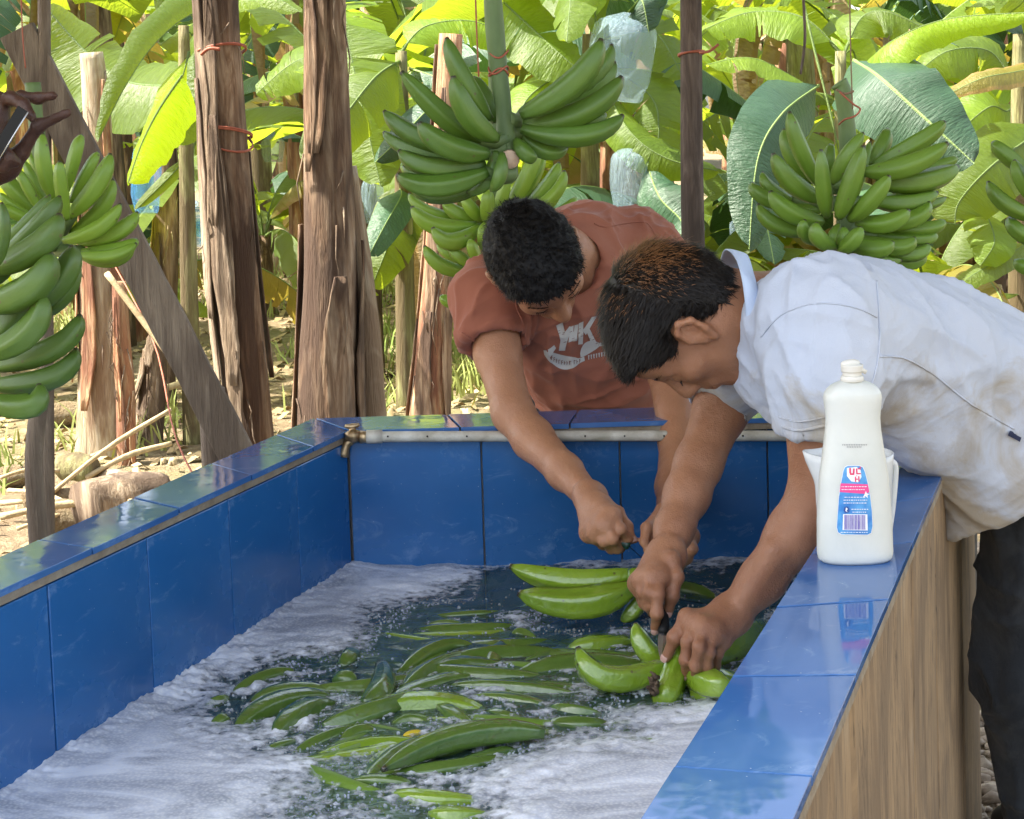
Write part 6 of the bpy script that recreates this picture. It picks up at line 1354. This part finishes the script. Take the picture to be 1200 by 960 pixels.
# jeans
hip = P(1255, 545, 2.78); near = [P(1222, 590, 2.66), P(1200, 790, 2.68), P(1232, 1010, 2.74)]; near.append(near[-1]+(near[-1]-near[-2])*.0); near[-1] = Vector((near[2].x+.02, near[2].y+.03, .09)); far_ = [hip+Vector((.05, .10, -.05)), hip+Vector((.02, .12, -.42)), Vector((hip.x+.10, hip.y+.22, .09))]
trousers(m2, hip, [near, ], [.100, .074, .066, .058], mt_jean, .007, 6); 
S = Sdf(V3(far_[2])-np.array([.3, .4, .1]), V3(far_[0])+np.array([.3, .3, .25]), .009); S.chain(far_, [.095, .07, .058], .04); sdf_obj(S, 'trouser_leg', mt_jean, m2, 2, folds((0, 0, 1), 14, 8, .012))
shoe(m2, near[-1], (-1, -.2, 0), mt_shoe); shoe(m2, far_[2], (-1, -.1, 0), mt_shoe)
knife('black handled knife in the right hand of the man in the pale shirt', C6(470, 520, 2.35), C6(472, 628, 2.31), C6(463, 735, 2.275), .0085, .015, mt_blackh, (0, 1, 0))
# ================================================================ THIRD PERSON: only a hand reaches into the frame at the left
m3 = thing('person', 'dark skinned hand reaching in from the left edge, pinching a black blade above the bunches', 'person', (-1.12, 2.25, 0))
C8 = lambda x_, y_, Y: P(x_/4.8, 60+y_/4.8, Y)
S = Sdf((-1.45, 1.85, .55), (-.50, 2.6, 1.85), .0046)
sh = Vector((-1.10, 2.22, 1.38)); el = Vector((-1.02, 2.02, 1.12)); wr3 = C8(-190, 560, 2.06)
S.chain([sh, el], [.055, .043], .02); S.chain([el, wr3], [.043, .028], .02)
kn3 = [C8(-20, 300, 2.04), C8(-40, 380, 2.03), C8(-60, 460, 2.03), C8(-75, 540, 2.03)]
f3 = [fr_([kn3[0], C8(60, 262, 2.02), C8(130, 300, 2.01), C8(182, 372, 2.0)], .0100, .0074), fr_([C8(20, 290, 2.06), C8(120, 258, 2.06), C8(215, 265, 2.05), C8(300, 250, 2.04)], .0095, .0068), fr_([kn3[2], C8(-10, 520, 2.0), C8(40, 600, 2.0), C8(85, 625, 2.01)], .0110, .0088), fr_([kn3[3], C8(-30, 620, 2.0), C8(20, 660, 2.0)], .0100, .0080),
      fr_([C8(-60, 720, 2.08), C8(120, 570, 2.06), C8(215, 420, 2.05), C8(385, 345, 2.04)], .0125, .0066)]
hand(S, wr3, .026, kn3, f3, (0, -1, .2), .016); S.cone(wr3, C8(30, 650, 2.07), .024, .018, .02)
hc3 = Vector((-1.16, 2.28, 1.63)); L3, M33, fr3 = head(S, hc3, (.05, 0, 1), (.9, -.2, -.1), 1.0, (Vector((-1.18, 2.3, 1.45)), .055)); S.cone(Vector((-1.18, 2.18, 1.36)), Vector((-1.22, 2.42, 1.36)), .07, .07, .05); S.cone(Vector((-1.2, 2.3, 1.35)), Vector((-1.2, 2.3, .95)), .10, .10, .05)
sdf_obj(S, 'body', sk_m3, m3, 1)
make_hair(fr3, 1.0, mt_hair, m3, .008, 1500, lambda a: .008, 5, lambda a: np.array([0, .6, -.3]), .7, .4)
T = Sdf((-1.5, 1.95, .7), (-.95, 2.65, 1.55), .008); T.cone(Vector((-1.14, 2.18, 1.36)), Vector((-1.22, 2.42, 1.36)), .085, .085, .05); T.chain([Vector((-1.2, 2.3, 1.32)), Vector((-1.2, 2.3, .82))], [.125, .125], .05); T.cone(sh, sh.lerp(el, .6), .075, .065, .03); T.plane(sh.lerp(el, .55), el-sh, rad=.09)
sdf_obj(T, 't_shirt', cloth('grey_cotton', (.08, .09, .10), (.11, .12, .13)), m3, 2, folds((0, 0, 1), 18, 3, .01))
hp = Vector((-1.2, 2.3, .85)); trousers(m3, hp, [[hp+Vector((0, e*.09, -.05)), hp+Vector((.02, e*.1, -.42)), Vector((hp.x, hp.y+e*.11, .09))] for e in (-1, 1)], [.085, .065, .055], mt_jean, .012, 9, .12)
for e in (-1, 1): shoe(m3, (hp.x, hp.y+e*.11, .09), (1, 0, 0), mt_shoe)
kb = thing('knife', 'black blade with a bright edge pinched in the dark hand at the left edge', 'knife', C8(0, 560, 2.03))
a, b = C8(-60, 640, 1.985), C8(128, 325, 1.985); d = (b-a).normalized(); s_ = d.cross(Vector((0, 1, 0))).normalized(); 
V = []; 
for p in (a, b): V += [p-s_*.0065+Vector((0, .003, 0)), p+s_*.0065+Vector((0, .003, 0)), p+s_*.0065-Vector((0, .002, 0)), p-s_*.0065-Vector((0, .002, 0))]
MB().add(V, quadsof(2, 4)+[(3, 2, 1, 0), (4, 5, 6, 7)]).build('blade', mt_blackh, kb, smooth=False)
MB().tube([a-s_*.0072-Vector((0, .001, 0)), b-s_*.0072-Vector((0, .001, 0))], .0013, 6).build('edge', mt_steel, kb)
# ================================================================ BOTTLE AND MEASURING JUG ON THE RIM
Yb = U(1002, 657, RZ).y; bx0 = U(1002, 657, RZ)
mt_pl = M('white_plastic', (.66, .67, .62), .32); x = N(mt_pl); b_ = x.b; b_.inputs['Subsurface Weight'].default_value = .25; b_.inputs['Subsurface Radius'].default_value = (.02, .02, .018); b_.inputs['Subsurface Scale'].default_value = 1.0
x.base(x.ramp(x.noise(x.coord('Object', (1, 1, 1)), 12, 4), [(.3, (.56, .58, .54)), (.7, (.66, .67, .63))])); x.set('Normal', x.bump(x.noise(x.coord(), 30, 4, .6, 1), .12, .004))
bot = thing('soap_bottle', 'white dish soap bottle with a blue label standing on the right rim of the tank', 'bottle', bx0)
CB = lambda y_: (10.9*0+y_)
prof = [(657, 40), (655, 43.5), (648, 45), (610, 44.5), (560, 41), (530, 36.5), (505, 33), (490, 32), (475, 33.5), (467, 34.5), (461, 33.5), (456, 30.5), (452, 26), (449, 20), (447, 15), (446, 12)]
z_of = lambda py: P(1000, py, Yb).z; xc_ = lambda py: P(1002-(657-py)*.016, py, Yb).x
z_base = z_of(657); V = []; ns = 40; rings = []
pp_ = []
ys_ = np.concatenate([np.linspace(657, 640, 6), np.linspace(632, 470, 24), np.linspace(466, 446, 14)])
pr_y = [p[0] for p in prof][::-1]; pr_r = [p[1] for p in prof][::-1]
for py in ys_:
    r_ = mpx(np.interp(py, pr_y, pr_r), Yb); dz = z_of(py)-z_base+RZ+.001; dr = .60
    for j in range(ns):
        a = 2*math.pi*j/ns; ca, sa = math.cos(a), math.sin(a); e = .82; cx_ = math.copysign(abs(ca)**e, ca); sy_ = math.copysign(abs(sa)**e, sa)
        V.append((xc_(py)+r_*cx_, Yb+.0+min(r_*dr, .028)*sy_, dz))
F = quadsof(len(ys_), ns)+[tuple(range(ns))[::-1], tuple((len(ys_)-1)*ns+j for j in range(ns))]
body_me = mesh(V, F); bbv = BVHTree.FromPolygons([tuple(v) for v in V], F)
recentre(body_me, bx0); link('body', body_me, mt_pl, bot, bx0)
cap = MB(); capm = M('white_cap', (.66, .64, .58), .35)
def capz(py): return z_of(py)-z_base+RZ+.001
def ringpts(py0, py1, r0_, r1_, n=6): return [Vector((xc_(py0), Yb, capz(py0))).lerp(Vector((xc_(py1), Yb, capz(py1))), i/(n-1)) for i in range(n)], [mpx(r0_+(r1_-r0_)*i/(n-1), Yb) for i in range(n)]
for (a_, b__, r0_, r1_) in ((447, 445, 13.5, 13.8), (445, 441, 13.8, 12.6), (441, 436, 11.2, 11.2), (436.4, 428, 12.6, 13.2)):
    pt, rd = ringpts(a_, b__, r0_, r1_); cap.tube(pt, rd, 28)
cp_ = Vector((xc_(426)+.0005, Yb, capz(426))); 
cap.tube(poly([Vector((xc_(428)-.013, Yb, capz(428.5))), Vector((xc_(426), Yb, capz(426.2))), Vector((xc_(428)+.009, Yb, capz(427.5)))], 8), [.003, .0045, .005, .005, .005, .0045, .0042, .003], 12)
cap.tube([Vector((xc_(432)+.006, Yb-.004, capz(431))), Vector((xc_(432)+.0165, Yb-.004, capz(437)))], [.0035, .0028], 10)
cap.build('cap', capm, bot)
# printed label: rounded trapezoid
mt_lab = M('label_blue', (.05, .26, .58), .35); x = N(mt_lab); x.base(x.ramp(x.noise(x.coord(), 60, 4), [(.35, (.03, .18, .50)), (.65, (.10, .36, .66))]))
mt_pink = M('label_pink', (.75, .06, .26), .4); mt_lw = M('label_white', (.80, .80, .82), .4); mt_purp = M('label_barcode', (.12, .08, .38), .4); mt_lr = M('label_red', (.65, .03, .12), .4); mt_grey = M('batch_print', (.30, .30, .30), .6); mt_ldk = M('label_navy', (.02, .07, .28), .4)
CBx = lambda x_, y_: (930+x_/3.5556, 410+y_/3.5556)
def lab(name, pg, mat, off): return decal(bbv, [[CBx(a, b) for a, b in p] for p in pg], mat, name, bot, off, 6)
outl = [(208, 505), (214, 490), (225, 484), (275, 484), (288, 490), (296, 508), (308, 555), (318, 610), (325, 670), (328, 735), (322, 762), (308, 770), (200, 768), (186, 760), (181, 740), (184, 690), (190, 610), (198, 555)]
def grow(pg, d): cx_ = sum(a for a, b in pg)/len(pg); cy_ = sum(b for a, b in pg)/len(pg); return [(a+(d if a > cx_ else -d), b+(d if b > cy_ else -d)) for a, b in pg]
lab('label', [grow(outl, 2)], mt_lw, .0004); lab('label', [outl], mt_lab, .0007)
lab('label_band', [[(196, 556), (308, 560), (315, 592), (300, 600), (192, 592)]], mt_pink, .0010)
lab('label_splash', [[(222, 492), (262, 488), (278, 500), (282, 530), (268, 552), (240, 548), (222, 526)]], mt_lw, .0010)
def RQ(x0_, y0_, x1_, y1_, sk=0): return [(x0_, y0_), (x1_, y0_), (x1_+sk, y1_), (x0_+sk, y1_)]
lab('logo', [RQ(231, 492, 238, 514, 1), RQ(234, 514, 252, 521), RQ(247, 494, 254, 514, -1), RQ(259, 494, 265, 518, 1), RQ(266, 493, 279, 498), RQ(266, 513, 279, 518), RQ(274, 486, 280, 491), RQ(254, 528, 259, 550, 1), RQ(268, 526, 273, 548, 1), RQ(260, 536, 267, 541), RQ(260, 523, 264, 526)], mt_lr, .0014)
lab('label_sparkle', [[(300, 588), (304, 598), (316, 600), (306, 606), (308, 618), (299, 609), (288, 613), (294, 602)]], mt_lw, .0014)
lab('barcode', [[(206, 684), (306, 685), (308, 752), (204, 750)]], mt_lw, .0011)
bars = []; bx_ = 212; rq = random.Random(6)
while bx_ < 300: w_ = rq.choice([2, 3, 4]); bars.append([(bx_, 687), (bx_+w_, 687), (bx_+w_, 748), (bx_, 748)]); bx_ += w_+rq.choice([2, 3])
lab('barcode_bars', bars, mt_purp, .0015)
tx = []
for r_, (x0_, x1_, y_) in enumerate([(200, 300, 568), (200, 290, 580), (212, 300, 612), (208, 306, 624), (208, 300, 636), (240, 304, 662), (244, 296, 674), (196, 310, 758)]):
    a = x0_
    while a < x1_: w_ = rq.choice([4, 6, 9]); tx.append([(a, y_), (a+w_, y_), (a+w_, y_+3), (a, y_+3)]); a += w_+3
lab('small_print', tx, mt_lw, .0016)
lab('label_emblem', [[(212, 655), (224, 652), (232, 660), (230, 676), (216, 680), (208, 670)]], mt_ldk, .0013); lab('label_emblem_mark', [[(218, 656), (226, 662), (220, 668), (224, 676), (215, 670)]], mt_lw, .0017)
bt_ = []; a = 205
for row, yy in ((0, 393), (1, 402)):
    a = 203 if row == 0 else 222
    while a < (302 if row == 0 else 282): bt_.append([(a, yy), (a+3, yy), (a+3, yy+6), (a, yy+6)]); bt_.append([(a+3, yy), (a+5, yy+1.5), (a+3, yy+3)]); a += 7
lab('batch_code', bt_, mt_grey, .0006)
# measuring jug behind the bottle
mt_jug = M('clear_white_plastic', (.78, .80, .80), .2); mt_jug.node_tree.nodes['Principled BSDF'].inputs['Alpha'].default_value = .72
Yj = Yb+.105; jc = Vector((P(1000, 560, Yj).x, Yj, RZ+.0015)); jug = thing('measuring_jug', 'translucent white plastic measuring jug mostly hidden behind the soap bottle', 'jug', jc)
zt = P(985, 531, Yj).z; V = []; nr = 14; ns = 36; Hj = zt-jc.z
for i in range(nr):
    t = i/(nr-1); r_ = .046+.006*t
    for j in range(ns):
        a = 2*math.pi*j/ns; sp_ = max(0, math.cos(a-math.pi))**10*.014*max(0, t-.65)/.35; V.append(jc+Vector((math.cos(a)*(r_+sp_), math.sin(a)*(r_+sp_)*.95, Hj*t+(.004*sp_/.014 if t == 1 else 0))))
me = mesh(V, quadsof(nr, ns)+[tuple(range(ns))[::-1]]); recentre(me, jc); o = link('body', me, mt_jug, jug, jc); mo = o.modifiers.new('t', 'SOLIDIFY'); mo.thickness = .0022
hx = jc.x+.049; hp_ = [Vector((hx, Yj, P(1040, 541, Yj).z)), Vector((P(1046, 541, Yj).x, Yj, P(1046, 541, Yj).z)), Vector((P(1050, 550, Yj).x, Yj, P(1050, 550, Yj).z)), Vector((P(1047, 590, Yj).x, Yj, P(1047, 590, Yj).z)), Vector((P(1043, 620, Yj).x, Yj, P(1043, 620, Yj).z)), Vector((hx-.002, Yj, P(1040, 628, Yj).z))]
MB().tube(poly(hp_, 24), .0036, 8).build('handle', mt_jug, jug)
